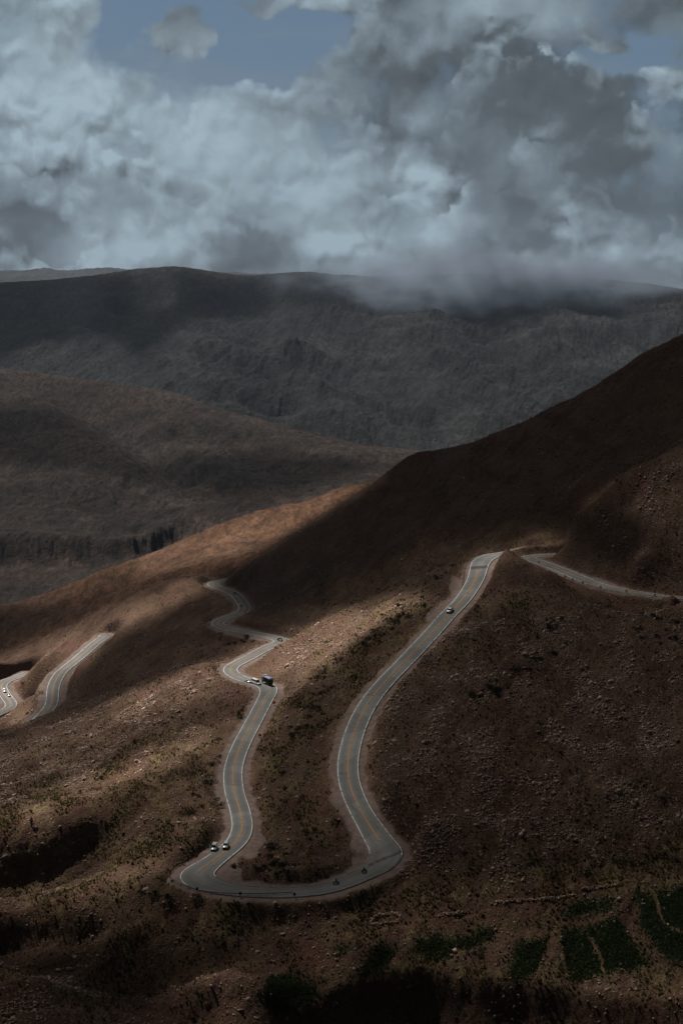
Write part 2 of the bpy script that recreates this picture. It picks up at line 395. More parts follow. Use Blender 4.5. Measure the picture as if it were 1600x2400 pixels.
# lit slope on the left
addR([(505, 1556, 688), (470, 1556, 690), (430, 1571, 690), (350, 1610, 686), (250, 1660, 681), (130, 1702, 679), (0, 1738, 676), (-120, 1770, 672)], 20)
addR([(480, 1600, 655), (400, 1650, 637), (300, 1700, 625), (200, 1740, 618), (0, 1800, 612), (-120, 1830, 610)], 50)
addR([(560, 1640, 630), (540, 1700, 594), (500, 1750, 566), (495, 1850, 505), (470, 1930, 464), (400, 1980, 450)], 0)
addR([(470, 1750, 572), (400, 1800, 550), (250, 1850, 535), (100, 1880, 530), (-60, 1900, 528)], 50)
addR([(430, 1880, 497), (330, 1930, 480), (420, 1960, 458), (370, 2010, 446)], 0)
# gullied cut on the left slope
addR([(255, 1936, 487), (180, 1955, 486), (100, 1985, 484), (0, 2000, 484), (-80, 2010, 483)], 20)
addR([(262, 1965, 483), (200, 2012, 481), (150, 2050, 478), (60, 2085, 476), (-60, 2095, 476)], 20)
addR([(300, 2000, 462), (250, 2060, 448), (100, 2110, 442), (-60, 2120, 442)], 40)
# ravine bottom left
addR([(-80, 2205, 412), (20, 2178, 418), (100, 2168, 420), (210, 2168, 419), (330, 2160, 415)], 20)
addR([(-80, 2245, 408), (40, 2232, 413), (120, 2222, 415), (230, 2210, 415)], 30)
addR([(280, 2190, 407), (400, 2200, 402), (470, 2225, 396), (540, 2232, 393), (620, 2200, 399), (720, 2180, 401)], 30)
addR([(100, 2290, 396), (220, 2310, 390), (330, 2330, 384), (440, 2320, 383), (430, 2290, 388), (520, 2260, 390), (600, 2245, 391), (660, 2225, 394)], 30)
addR([(500, 2290, 383), (640, 2275, 386)], 0)
addR([(455, 2316, 369), (500, 2307, 370), (560, 2306, 371), (600, 2320, 370), (640, 2345, 368)], 15)
addR([(455, 2400, 362), (540, 2400, 360), (620, 2400, 362)], 20)
addR([(-80, 2275, 352), (0, 2283, 352), (40, 2295, 352), (90, 2312, 351), (140, 2335, 350), (200, 2360, 348), (260, 2392, 345), (300, 2420, 342)], 15)
addR([(-80, 2400, 330), (0, 2400, 330), (120, 2420, 328), (250, 2470, 322), (400, 2470, 335), (500, 2500, 325), (650, 2500, 332)], 60)
addR([(0, 2600, 300), (300, 2600, 300), (600, 2600, 300)], 0)
# shaded slopes behind the lit one, orange ridge
addR([(300, 1585, 790), (200, 1625, 795), (150, 1655, 790)], 0)
addR([(450, 1500, 800), (380, 1530, 800)], 0)
addR([(450, 1435, 868), (350, 1480, 868), (280, 1540, 835), (220, 1580, 815)], 0)
addR([(512, 1349, 935), (480, 1350, 933), (449, 1354, 930), (408, 1366, 925), (337, 1393, 922), (255, 1424, 925), (194, 1457, 945), (102, 1500, 975), (0, 1536, 1000), (-120, 1580, 1020)], 18)
addR([(480, 1372, 912), (400, 1408, 900), (330, 1447, 888), (275, 1475, 884)], 20)
addR([(180, 1510, 905), (100, 1545, 905), (60, 1600, 872), (75, 1650, 835), (0, 1560, 935), (-60, 1590, 920)], 0)
addR([(60, 1640, 848), (60, 1735, 720), (-60, 1740, 760), (20, 1745, 720)], 0)
for px, py, r, dt in ((480, 1350, 1000, -.016), (337, 1393, 1000, -.016), (194, 1457, 1040, -.02), (0, 1536, 1090, -.02)):
    a, t = pix(px, py); CP.append((float(a), math.log(r), float(t) + dt))
# dark hill at the far left and the orange hill
addR([(-120, 1440, 1250), (0, 1430, 1240), (100, 1432, 1235), (190, 1438, 1225), (260, 1420, 1230)], 20)
addR([(872, 1140, 1400), (800, 1150, 1400), (700, 1190, 1380), (600, 1207, 1360), (500, 1240, 1340), (420, 1280, 1320), (300, 1325, 1300), (200, 1365, 1290), (120, 1400, 1280)], 25)
addR([(700, 1240, 1280), (600, 1280, 1220), (500, 1315, 1150), (400, 1345, 1130), (300, 1385, 1130), (210, 1420, 1150)], 30)
addR([(520, 1268, 1290), (600, 1232, 1310), (480, 1290, 1240)], 0)
for px, py, r, dt in ((1000, 1100, 1450, -.03), (700, 1190, 1560, -.045), (500, 1240, 1500, -.04), (300, 1325, 1460, -.02), (0, 1430, 1400, -.012)):
    a, t = pix(px, py); CP.append((float(a), math.log(r), float(t) + dt))
# gorge
addR([(-150, 1420, 1560), (0, 1412, 1560), (120, 1395, 1575), (250, 1352, 1640)], 40)
addR([(-150, 1328, 1742), (0, 1326, 1746), (120, 1322, 1748), (230, 1318, 1760), (330, 1300, 1824), (420, 1262, 1862)], 25)
addR([(-150, 1262, 1780), (0, 1255, 1790), (100, 1256, 1790), (200, 1262, 1800), (250, 1275, 1810), (330, 1262, 1840), (380, 1245, 1860), (480, 1205, 1930), (560, 1180, 2000)], 18)
addR([(-150, 1240, 1850), (0, 1240, 1860), (200, 1248, 1870), (360, 1225, 1920), (420, 1200, 1990)], 40)
addR([(-150, 1348, 1712), (0, 1346, 1714), (120, 1342, 1718), (230, 1334, 1740)], 25)
addR([(-150, 1380, 1632), (0, 1380, 1632), (120, 1368, 1655), (230, 1350, 1690)], 30)
addR([(-150, 1258, 1808), (0, 1252, 1810), (100, 1252, 1812), (200, 1257, 1822), (250, 1268, 1832), (330, 1256, 1860)], 20)
# brown hill
addR([(-150, 850, 3250), (0, 865, 3200), (100, 878, 3180), (200, 895, 3150), (350, 913, 3100), (430, 933, 3050), (500, 960, 3000), (640, 1000, 2900), (760, 1040, 2800), (840, 1052, 2750), (900, 1053, 2700), (990, 1068, 2650), (1100, 1080, 2600), (1600, 1120, 2600)], 30)
addR([(0, 893, 2960), (60, 930, 2860), (160, 985, 2700), (250, 1040, 2520), (330, 1110, 2300), (380, 1170, 2130), (412, 1218, 2020)], 25)
addR([(120, 930, 3060), (200, 990, 2950), (330, 1080, 2650), (430, 1170, 2380), (470, 1200, 2250)], 40)
addR([(0, 1000, 2600), (0, 1100, 2250), (150, 1150, 2130), (-150, 1100, 2250), (100, 1050, 2420)], 0)
addR([(380, 950, 2960), (400, 1040, 2650), (500, 1130, 2350), (600, 1160, 2230)], 40)
addR([(560, 985, 2900), (560, 1060, 2700), (680, 1130, 2450)], 40)
addR([(700, 1030, 2760), (760, 1090, 2550), (820, 1120, 2420)], 40)
for px, py in ((0, 865), (350, 913), (640, 1000), (900, 1053), (1300, 1100)):
    a, t = pix(px, py); CP.append((float(a), math.log(3650), float(t) - .05))
# the great far mountain
crest = [(-200, 690), (0, 668), (100, 662), (200, 655), (280, 642), (340, 632), (400, 628), (460, 634), (520, 645), (590, 656), (650, 645), (720, 641), (780, 648), (850, 651), (950, 655), (1040, 650), (1130, 645), (1250, 650),
         (1380, 657), (1480, 664), (1600, 682), (1800, 705)]
addR([(x, y, 7000) for x, y in crest], 40)
def face(y): return float(np.interp(y, [630, 660, 700, 760, 850, 950, 1000, 1060], [7000, 6900, 6650, 6250, 5500, 4850, 4600, 4350]))
def spur(L, k): addR([(x, y, face(y) * (1 + (k - 1) * min(1.1, max(.3, (y - 660) / 130)))) for x, y in L], 45)
addR([(x, 1065, 4300) for x in (-200, 0, 300, 600, 900, 1200, 1600, 1800)], 0)
spur([(300, 665), (240, 740), (120, 800), (0, 862), (-100, 900)], .95)
spur([(160, 680), (90, 730), (20, 800), (-60, 830)], 1.05)
spur([(430, 660), (400, 740), (300, 830), (200, 900), (120, 960)], .955)
spur([(350, 720), (280, 780), (180, 850), (60, 900)], 1.045)
spur([(590, 690), (580, 760), (620, 860), (660, 960), (680, 1040)], 1.06)
spur([(500, 690), (480, 770), (500, 870), (560, 980), (580, 1040)], .955)
spur([(820, 672), (740, 730), (690, 800), (700, 880), (780, 980)], .95)
spur([(930, 700), (880, 770), (880, 850), (960, 960), (1000, 1040)], 1.05)
spur([(1040, 690), (1000, 780), (1060, 880), (1150, 980)], .96)
spur([(1200, 690), (1130, 780), (1180, 880), (1260, 960)], 1.05)
spur([(1330, 690), (1270, 780), (1300, 870), (1380, 940)], .96)
spur([(1480, 700), (1420, 770), (1440, 850), (1520, 900)], 1.04)
spur([(1600, 710), (1560, 780), (1600, 860), (1700, 900)], .96)
for x, y in crest[::3]:
    a, t = pix(x, y); CP.append((float(a), math.log(8200), float(t) - .035)); CP.append((float(a), math.log(11500), float(t) - .045))
addR([(-200, 700, 13000), (0, 700, 13000), (200, 700, 13000), (300, 705, 13000)], 25)
addR([(400, 690, 13000), (470, 650, 13200), (580, 690, 13200), (705, 700, 13200), (800, 720, 13000), (1100, 730, 13000), (1600, 740, 13000)], 0)
CP.append((pix(0, 640)[0] + 0, math.log(14500), 0.0))

CPA = np.array(CP)
# thin duplicates
key = np.round(CPA[:, :2] / 0.004).astype(int); _, idx = np.unique(key, axis=0, return_index=True); CPA = CPA[idx]
def kern(d2): return -np.sqrt(d2 + 0.003 ** 2)
d2 = ((CPA[:, None, :2] - CPA[None, :, :2]) ** 2).sum(2)
N = len(CPA)
M = np.zeros((N + 1, N + 1)); M[:N, :N] = kern(d2) + np.eye(N) * 0.00003; M[:N, N] = 1; M[N, :N] = 1
sol = np.linalg.solve(M, np.r_[CPA[:, 2], 0])
NA = 1340
AZ = np.linspace(R_(-22), R_(22), NA)
lnr = np.concatenate([np.linspace(math.log(285), math.log(345), 60, endpoint=False), np.linspace(math.log(345), math.log(1120), 760, endpoint=False),
                      np.linspace(math.log(1120), math.log(2100), 340, endpoint=False),
                      np.linspace(math.log(2100), math.log(4100), 230, endpoint=False), np.linspace(math.log(4100), math.log(14500), 400)])
NRW = len(lnr)


def evalT(a, l):
    out = np.empty(a.shape)
    af, lf, of = a.ravel(), l.ravel(), out.ravel()
    for i in range(0, len(af), 20000):
        dd = (af[i:i + 20000, None] - CPA[None, :, 0]) ** 2 + (lf[i:i + 20000, None] - CPA[None, :, 1]) ** 2
        of[i:i + 20000] = kern(dd) @ sol[:N] + sol[N]
    return out


ca = np.linspace(AZ[0], AZ[-1], 291); cl = lnr[::3]
if cl[-1] != lnr[-1]: cl = np.r_[cl, lnr[-1]]
TC = evalT(*np.broadcast_arrays(ca[None, :], cl[:, None]))


def terr_t(a, l, G, ga, gl):
    """bilinear lookup on a tensor grid"""
    ia = np.clip((a - ga[0]) / (ga[1] - ga[0]), 0, len(ga) - 1.001); i0 = ia.astype(int); fa = ia - i0
    j = np.clip(np.searchsorted(gl, l) - 1, 0, len(gl) - 2); fl = np.clip((l - gl[j]) / (gl[j + 1] - gl[j]), 0, 1)
    return (G[j, i0] * (1 - fa) + G[j, i0 + 1] * fa) * (1 - fl) + (G[j + 1, i0] * (1 - fa) + G[j + 1, i0 + 1] * fa) * fl


AA, LL = np.broadcast_arrays(AZ[None, :], lnr[:, None])
flute = (smooth(7.42, 7.46, LL) * (1 - smooth(7.53, 7.60, LL))) * (.0035 * (ridged(AA * 60 + 3, LL * 14, 4, .6) + .3) + .006 * fbm(AA * 14, LL * 9, 4))       # the gorge cliff is fluted
TT = terr_t(AA, LL + flute, TC, ca, cl)
RR = np.exp(LL); XX = RR * np.sin(AA); YY = RR * np.cos(AA); ZZ = CZ + RR * TT

# ---- bench the ground under the roads and pads
GRAV = np.zeros_like(ZZ); CLEAR = np.zeros_like(ZZ)


def bench(px, py, pz_, pw, sh, blend, grav=1.0):
    """px,py,pz_: centre samples; pw half width; sh shoulder"""
    n = len(px); step = 14
    jm = np.searchsorted(lnr, math.log(1120))
    for s in range(0, n, step):
        xs, ys, zs, ws = px[s:s + step + 1], py[s:s + step + 1], pz_[s:s + step + 1], pw[s:s + step + 1]
        m = ws.max() + 36
        r = np.hypot(xs, ys); a = np.arctan2(xs, ys)
        j0 = max(0, np.searchsorted(lnr, math.log(r.min() - m)) - 1); j1 = min(jm, np.searchsorted(lnr, math.log(r.max() + m)) + 1)
        i0 = max(0, np.searchsorted(AZ, a.min() - m / r.min()) - 1); i1 = np.searchsorted(AZ, a.max() + m / r.min()) + 1
        if j1 <= j0 or i1 <= i0: continue
        sl = (slice(j0, j1), slice(i0, i1))
        X, Y = XX[sl], YY[sl]
        D = np.hypot(X[..., None] - xs, Y[..., None] - ys) - ws
        k = D.argmin(-1); d = np.take_along_axis(D, k[..., None], -1)[..., 0]
        zt = zs[k]
        better = d < BD[sl]
        BD[sl] = np.where(better, d, BD[sl]); BZ[sl] = np.where(better, zt, BZ[sl]); BS[sl] = np.where(better, sh, BS[sl]); BB[sl] = np.where(better, blend, BB[sl])


BD = np.full_like(ZZ, 1e3); BZ = np.zeros_like(ZZ); BS = np.ones_like(ZZ); BB = np.ones_like(ZZ)
for k, r in RD.items():
    bench(r['P'][:, 0], r['P'][:, 1], r['P'][:, 2], r['w'] + .5, {'main': 1.7, 'spur': 1.2, 'left': 3.4, 'valley': 3.2}[k], 5.5)
PXX, PYY = to_pix(XX, YY, ZZ)
BLOBS = [(605, 1965, 26, 5), (590, 1998, 24, 5), (540, 2040, 34, 8), (600, 2070, 30, 3), (545, 2062, 22, 6), (850, 2005, 34, 8), (832, 1950, 26, 3), (790, 1900, 30, 1.5), (1060, 1385, 22, 5), (1020, 1440, 40, 3),
         (650, 1612, 26, 7), (490, 1995, 30, 4), (1390, 1358, 40, 5), (1440, 1370, 40, 3), (405, 2055, 26, 2), (560, 1490, 60, 3), (515, 1560, 12, 1.5), (515, 1850, 40, 1.0), (140, 1530, 30, 2), (252, 1488, 16, 3), (50, 1630, 14, 3)]
for bx_, by_, br_, be_ in BLOBS:
    BS = BS + be_ * (1 - smooth(br_ * .5, br_ * 1.15, np.hypot(PXX - bx_, (PYY - by_) * 1.3)))
# ---- relief noise by distance
nw = smooth(math.log(1050), math.log(1400), LL)                  # 0 near, 1 middle and far
fw = smooth(math.log(3600), math.log(4600), LL)
near = 0.9 * fbm(XX / 34, YY / 34, 4) * 2.2 + 0.55 * ridged(XX / 7.5 + 3, YY / 7.5, 3) + 0.22 * fbm(XX / 1.7, YY / 1.7, 2)
al, cr_ = (XX * 0.46 + YY * 0.89), (XX * 0.89 - YY * 0.46)            # hollows run diagonally down the slopes
near = near + 0.45 * ridged(cr_ / 6.0 + 9 + .4 * fbm(XX / 20, YY / 20, 2), al / 40, 3) + 1.7 * ridged(cr_ / 27 + .6 * fbm(XX / 60, YY / 60, 2), al / 170, 3)
near = (near + .25) * (.12 + .88 * smooth(3, 32, BD))
midk = .35 + .65 * smooth(math.log(1800), math.log(2150), LL)
mid = midk * 9 * ridged(XX / 190 + .5 * fbm(XX / 300, YY / 300, 2), YY / 620, 5, .5) + midk * 5 * ridged(XX / 34 + fbm(XX / 90, YY / 90, 2), YY / 130, 4) + midk * 5 * fbm(XX / 120, YY / 120, 4) + (1.2 + 1.8 * smooth(7.55, 7.65, LL)) * ridged((XX + .3 * YY) / (11 + 9 * smooth(7.55, 7.65, LL)), YY / 60, 3, .6)
wx = XX + 260 * fbm(XX / 900, YY / 1500, 3) * .5; wy = YY + 120 * fbm(XX / 900 + 9, YY / 1500, 3)
far = 30 * ridged((wx + .25 * wy) / 520 + 4, wy / 2600, 4, .5) + 19 * ridged((wx - .2 * wy) / 170, wy / 1100, 5, .6) + 8 * fbm(XX / 260, YY / 260, 5) + 8 * ridged((wx + .3 * wy) / 60, wy / 420, 4, .6) + 5 * ridged((wx - .25 * wy) / 26, wy / 170, 3, .6)
far = far * (1 - .8 * smooth(9.1, 9.25, LL)) + 60 * ridged(wx / 800, wy / 900, 6, .55) * smooth(9.2, 9.4, LL)
fade_crest = 1 - 0.75 * smooth(math.log(6500), math.log(6950), LL) * (1 - smooth(math.log(7300), math.log(8500), LL))
fade_crest = fade_crest * (1 - 0.6 * np.exp(-((LL - np.interp(AA, [pix(0, 865)[0], pix(990, 1068)[0]], [math.log(3200), math.log(2650)])) / .06) ** 2))
ZZ = ZZ + near * (1 - nw) * smooth(5.6, 5.9, LL) + (mid * (1 - fw) + far * fw * fade_crest) * nw * np.where(fw < .5, fade_crest, 1)

wob = 0.9 * fbm(XX / 6, YY / 6, 2)
f = smooth(0, 1, (BD + wob - BS) / BB)
rough = 0.10 * fbm(XX / 2.2, YY / 2.2, 3)
ZZ = np.where(BD < 50, (BZ - 0.14 + np.where(BD > 0.3, rough, 0) - 0.05 * np.clip(BD, 0, 4)) * (1 - f) + ZZ * f, ZZ)
GRAV = 1 - smooth(0, 1, (BD + wob * 2.2 - BS) / 1.8)
CLEAR = BD                                    # distance from road edge, for planting


def ground(x, y):
    """terrain height at world points"""
    x = np.asarray(x, float); y = np.asarray(y, float); r = np.hypot(x, y)
    a = np.arctan2(x, y); return terr_t(a, np.log(r), ZZ, AZ, lnr)


def lookup(F, x, y):
    return terr_t(np.arctan2(x, y), np.log(np.hypot(x, y)), F, AZ, lnr)



# ------------------------------------------------------------------ soft zone maps (where soil, grass and cloud gaps lie on the ground)
GX, GY = 260, 340                      # 8 px cells, covering x -240..1840, y 0..2720


def zone(polys, blur, base=0.0):
    gx = (np.arange(GX) + .5) * 8 - 240; gy = (np.arange(GY) + .5) * 8
    X, Y = np.meshgrid(gx, gy); F = np.full(X.shape, base)
    for v, P in polys:
        inside = np.zeros(X.shape, bool); n = len(P)
        for i in range(n):
            x0, y0 = P[i]; x1, y1 = P[(i + 1) % n]
            if y0 == y1: continue
            c = ((Y >= min(y0, y1)) & (Y < max(y0, y1))) & (X < (x1 - x0) * (Y - y0) / (y1 - y0) + x0)
            inside ^= c
        F[inside] = v
    k = max(1, int(round(blur / 8)))
    for _ in range(2):
        for ax in (0, 1):
            Fp = np.pad(F, [(k, k) if a == ax else (0, 0) for a in (0, 1)], mode='edge'); c = np.cumsum(Fp, axis=ax)
            c = np.insert(c, 0, 0, axis=ax)
            F = (np.take(c, np.arange(2 * k + 1, 2 * k + 1 + F.shape[ax]), axis=ax) - np.take(c, np.arange(F.shape[ax]), axis=ax)) / (2 * k + 1)
    return F


def zlook(F, px, py):
    u = np.clip((px + 240) / 8 - .5, 0, GX - 1.001); v = np.clip(py / 8 - .5, 0, GY - 1.001)
    i, j = u.astype(int), v.astype(int); fu, fv = u - i, v - j
    return (F[j, i] * (1 - fu) + F[j, i + 1] * fu) * (1 - fv) + (F[j + 1, i] * (1 - fu) + F[j + 1, i + 1] * fu) * fv


# ------------------------------------------------------------------ material helpers
def material(name):
    m = bpy.data.materials.new(name); m.use_nodes = True; t = NT(m.node_tree); t.n.clear()
    out = t.add('ShaderNodeOutputMaterial'); b = t.add('ShaderNodeBsdfPrincipled'); t.l.new(b.outputs[0], out.inputs[0])
    b.inputs['Roughness'].default_value = .9; b.inputs['Specular IOR Level'].default_value = .15
    return m, t, b


def bump(t, b, h, strength, dist):
    n = t.add('ShaderNodeBump'); n.inputs['Strength'].default_value = strength; n.inputs['Distance'].default_value = dist
    t.put(n.inputs['Height'], h); t.l.new(n.outputs[0], b.inputs['Normal'])


def simple(name, col, rough=.6, metal=0.0, spec=.3, var=.12, scale=3.0, coat=0.0):
    m, t, b = material(name)
    n = t.noise(t.obj(), scale, 4, .6)
    lo = tuple(c * (1 - var) for c in col); hi = tuple(min(1, c * (1 + var)) for c in col)
    t.put(b.inputs['Base Color'], t.mix(t.ramp(n, .3, .7), lo, hi))
    t.put(b.inputs['Roughness'], t.ramp(n, .3, .7, max(.03, rough - .06), min(1, rough + .08)))
    b.inputs['Metallic'].default_value = metal; b.inputs['Specular IOR Level'].default_value = spec
    b.inputs['Coat Weight'].default_value = coat
    return m


# ground of the near hillsides
def mat_hillside():
    m, t, b = material('stony_hillside'); p = t.pos()
    tilt = t.mapping(p, (1, .42, 1), (0, 0, R_(-28)))
    big = t.noise(p, .012, 5, .55); midn = t.noise(tilt, .07, 6, .6); fine = t.noise(tilt, .55, 5, .7)
    soil = t.mix(t.ramp(big, .38, .62), (.070, .032, .018), (.105, .056, .036))
    soil = t.mix(t.ramp(midn, .35, .7), soil, (.165, .095, .065))
    red = t.math('MULTIPLY', t.ramp(t.noise(p, .03, 4), .52, .68), .6)
    soil = t.mix(red, soil, (.12, .05, .036))
    soil = t.mix(t.attr('red'), soil, (.19, .105, .085))
    soil = t.mix(t.attr('orange'), soil, t.mix(t.ramp(midn, .3, .7), (.17, .082, .045), (.25, .135, .08)))
    # dry grass
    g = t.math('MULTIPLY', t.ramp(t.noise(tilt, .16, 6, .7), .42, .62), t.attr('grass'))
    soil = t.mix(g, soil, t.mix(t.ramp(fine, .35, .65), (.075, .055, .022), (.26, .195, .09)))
    # stones: two sizes of cells, each cell its own tone
    for sc_, lo, amt in ((1.15, .35, .8), (2.6, .3, .65)):
        c = t.vor(t.mapping(p, (1, .62, 1), (0, 0, R_(-25))), sc_, 'F1', 'Color')
        d = t.vor(t.mapping(p, (1, .62, 1), (0, 0, R_(-25))), sc_, 'F1', 'Distance')
        sp = t.add('ShaderNodeSeparateColor'); t.l.new(c, sp.inputs[0])
        isr = t.math('MULTIPLY', t.ramp(sp.outputs[0], .55, .62), t.ramp(d, lo + .12, lo, 0, 1))
        isr = t.math('MULTIPLY', isr, t.ramp(t.noise(tilt, .11, 5, .65), .44, .60))
        isr = t.math('MULTIPLY', t.math('MULTIPLY', isr, amt), t.attr('stone'))
        soil = t.mix(isr, soil, t.mix(sp.outputs[1], (.17, .115, .095), (.48, .37, .31)))
    dark = t.math('MULTIPLY', t.ramp(t.noise(t.mapping(p, (1, .6, 1)), .28, 5, .7), .56, .68), .55)
    soil = t.mix(dark, soil, (.028, .022, .014))
    speck = t.ramp(t.noise(p, 1.6, 3, .8), .3, .75, .62, 1.35)
    soil = t.mix(1.0, soil, t.add_rgb(speck), 'MULTIPLY')
    # graded gravel beside the road
    gr = t.mix(t.ramp(t.noise(p, .35, 5, .7), .35, .65), (.125, .09, .077), (.185, .14, .122))
    soil = t.mix(t.attr('gravel'), soil, gr)
    # green plots with rows
    gn = t.mix(t.ramp(t.noise(p, .4, 5, .7), .35, .65), (.022, .032, .012), (.058, .066, .026))
    soil = t.mix(t.attr('green'), soil, gn)
    t.put(b.inputs['Base Color'], soil)
    h = t.math('ADD', t.math('MULTIPLY', t.noise(p, .9, 8, .75), 1.1), t.math('MULTIPLY', t.vor(t.mapping(p, (1, .65, 1)), 1.15), -.35))
    hm = t.math('MULTIPLY', h, t.math('SUBTRACT', 1.05, t.attr('gravel')))
    bump(t, b, hm, .9, 1.2)
    return m


def mat_far(name, a, b_, c, sc1, bdist, streak=(1, .3, 1), rot=0.0, accent=None):
    m, t, b = material(name); p = t.pos()
    q = t.mapping(p, streak, (0, 0, rot))
    col = t.mix(t.ramp(t.noise(p, sc1, 6, .6), .36, .64), a, b_)
    col = t.mix(t.math('MULTIPLY', t.ramp(t.noise(q, sc1 * 4, 7, .65), .48, .68), .6), col, c)
    if accent: col = t.mix(t.math('MULTIPLY', t.ramp(t.noise(p, sc1 * 2.2, 5, .6, .6), .58, .7), .55), col, accent)
    gully = t.ramp(t.noise(q, sc1 * 11, 6, .7), .3, .7, .58, 1.42)
    col = t.mix(1.0, col, t.add_rgb(t.ramp(t.noise(t.mapping(p, (1, .35, 1), (0, 0, rot + .4)), sc1 * 30, 6, .75), .35, .65, .66, 1.32)), 'MULTIPLY')
    col = t.mix(1.0, col, t.add_rgb(gully), 'MULTIPLY')
    t.put(b.inputs['Base Color'], col)
    h = t.math('ADD', t.noise(q, sc1 * 9, 9, .68), t.math('MULTIPLY', t.noise(p, sc1 * 40, 5, .7), .35))
    bump(t, b, h, .8, bdist)
    return m


M_HILL = mat_hillside()
M_FOOT = mat_far('orange_foothill_earth', (.150, .076, .043), (.20, .108, .062), (.09, .053, .034), .011, 6, (1, .35, 1), R_(35), (.07, .05, .035))
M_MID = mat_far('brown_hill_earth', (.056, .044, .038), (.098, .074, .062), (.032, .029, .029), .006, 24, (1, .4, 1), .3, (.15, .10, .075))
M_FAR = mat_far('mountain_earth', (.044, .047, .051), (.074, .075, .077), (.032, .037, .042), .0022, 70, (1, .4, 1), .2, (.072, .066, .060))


# ------------------------------------------------------------------ mesh helpers
def set_props(o, label=None, cat=None, group=None, kind=None):
    for k, v in (('label', label), ('category', cat), ('group', group), ('kind', kind)):
        if v: o[k] = v
    return o


def link(name, me, parent=None, mat=None, smooth_=False):
    o = bpy.data.objects.new(name, me); sc.collection.objects.link(o)
    if parent: o.parent = parent
    if mat is not None and me is not None and not me.materials: me.materials.append(mat)
    if smooth_: me.polygons.foreach_set('use_smooth', np.ones(len(me.polygons), bool))
    return o


def mesh_np(name, V, F, attrs=None):
    me = bpy.data.meshes.new(name); n, f = len(V), len(F); k = F.shape[1]
    me.vertices.add(n); me.vertices.foreach_set('co', np.ascontiguousarray(V, np.float32).ravel())
    me.loops.add(f * k); me.loops.foreach_set('vertex_index', np.ascontiguousarray(F, np.int32).ravel())
    me.polygons.add(f); me.polygons.foreach_set('loop_start', np.arange(f, dtype=np.int32) * k)
    for a, v in (attrs or {}).items():
        at = me.attributes.new(a, 'FLOAT', 'POINT'); at.data.foreach_set('value', np.ascontiguousarray(v, np.float32).ravel())
    me.update(calc_edges=True); me.validate(); return me


def grid_faces(r, c):
    i = np.arange(r * c).reshape(r, c)
    return np.stack([i[:-1, :-1], i[:-1, 1:], i[1:, 1:], i[1:, :-1]], -1).reshape(-1, 4)


# ------------------------------------------------------------------ terrain objects
PXX, PYY = to_pix(XX, YY, ZZ)
wx_ = PXX + 14 * fbm(XX / 9, YY / 9, 3); wy_ = PYY + 14 * fbm(XX / 9 + 50, YY / 9, 3)
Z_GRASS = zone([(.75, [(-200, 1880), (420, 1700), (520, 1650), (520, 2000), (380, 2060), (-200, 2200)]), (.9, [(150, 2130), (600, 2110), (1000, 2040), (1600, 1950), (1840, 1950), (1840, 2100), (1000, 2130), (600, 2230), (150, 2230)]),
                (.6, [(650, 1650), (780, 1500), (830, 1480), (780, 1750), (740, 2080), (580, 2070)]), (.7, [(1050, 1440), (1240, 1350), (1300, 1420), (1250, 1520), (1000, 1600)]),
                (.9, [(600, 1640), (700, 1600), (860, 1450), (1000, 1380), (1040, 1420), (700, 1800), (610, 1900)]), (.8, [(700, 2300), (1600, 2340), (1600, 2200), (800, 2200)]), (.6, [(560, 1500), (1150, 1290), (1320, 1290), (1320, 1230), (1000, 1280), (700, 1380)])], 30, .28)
Z_STONE = zone([(1, [(860, 2020), (800, 1780), (900, 1600), (1040, 1460), (1250, 1430), (1700, 1420), (1700, 1990), (1200, 2040)]), (.9, [(540, 1640), (400, 1770), (-200, 1950), (-200, 1760), (350, 1600), (540, 1540)]),
                (1, [(620, 1560), (700, 1480), (960, 1400), (1060, 1340), (1060, 1380), (880, 1480), (700, 1600)]), (.9, [(1340, 1200), (1600, 1040), (1720, 1000), (1720, 1400), (1450, 1370)]), (.7, [(-200, 2260), (60, 2280), (300, 2420), (-200, 2440)])], 24, .2)
Z_RED = zone([(.9, [(640, 1560), (700, 1500), (900, 1440), (860, 1480), (700, 1600)]), (.8, [(-200, 1760), (110, 1720), (60, 1830), (0, 1930), (-200, 1980)]), (.7, [(150, 1720), (220, 1690), (260, 1720), (200, 1760)]),
              (.75, [(330, 1700), (520, 1600), (560, 1610), (520, 1670), (380, 1790)]), (.9, [(1290, 1490), (1420, 1450), (1440, 1500), (1310, 1530)]), (1, [(225, 1500), (240, 1470), (300, 1440), (345, 1435), (300, 1475), (265, 1500)]), (.8, [(200, 1560), (300, 1450), (340, 1450), (300, 1560), (240, 1600)]), (.7, [(1180, 1300), (1330, 1290), (1330, 1262), (1180, 1275)]),
              (.6, [(0, 1620), (90, 1560), (220, 1480), (90, 1640)])], 14, 0)
Z_ORANGE = zone([(.9, [(-240, 1500), (0, 1480), (200, 1420), (340, 1370), (450, 1335), (560, 1320), (516, 1362), (470, 1385), (330, 1445), (260, 1480), (180, 1530), (90, 1600), (0, 1590), (-240, 1680)])], 12, 0)
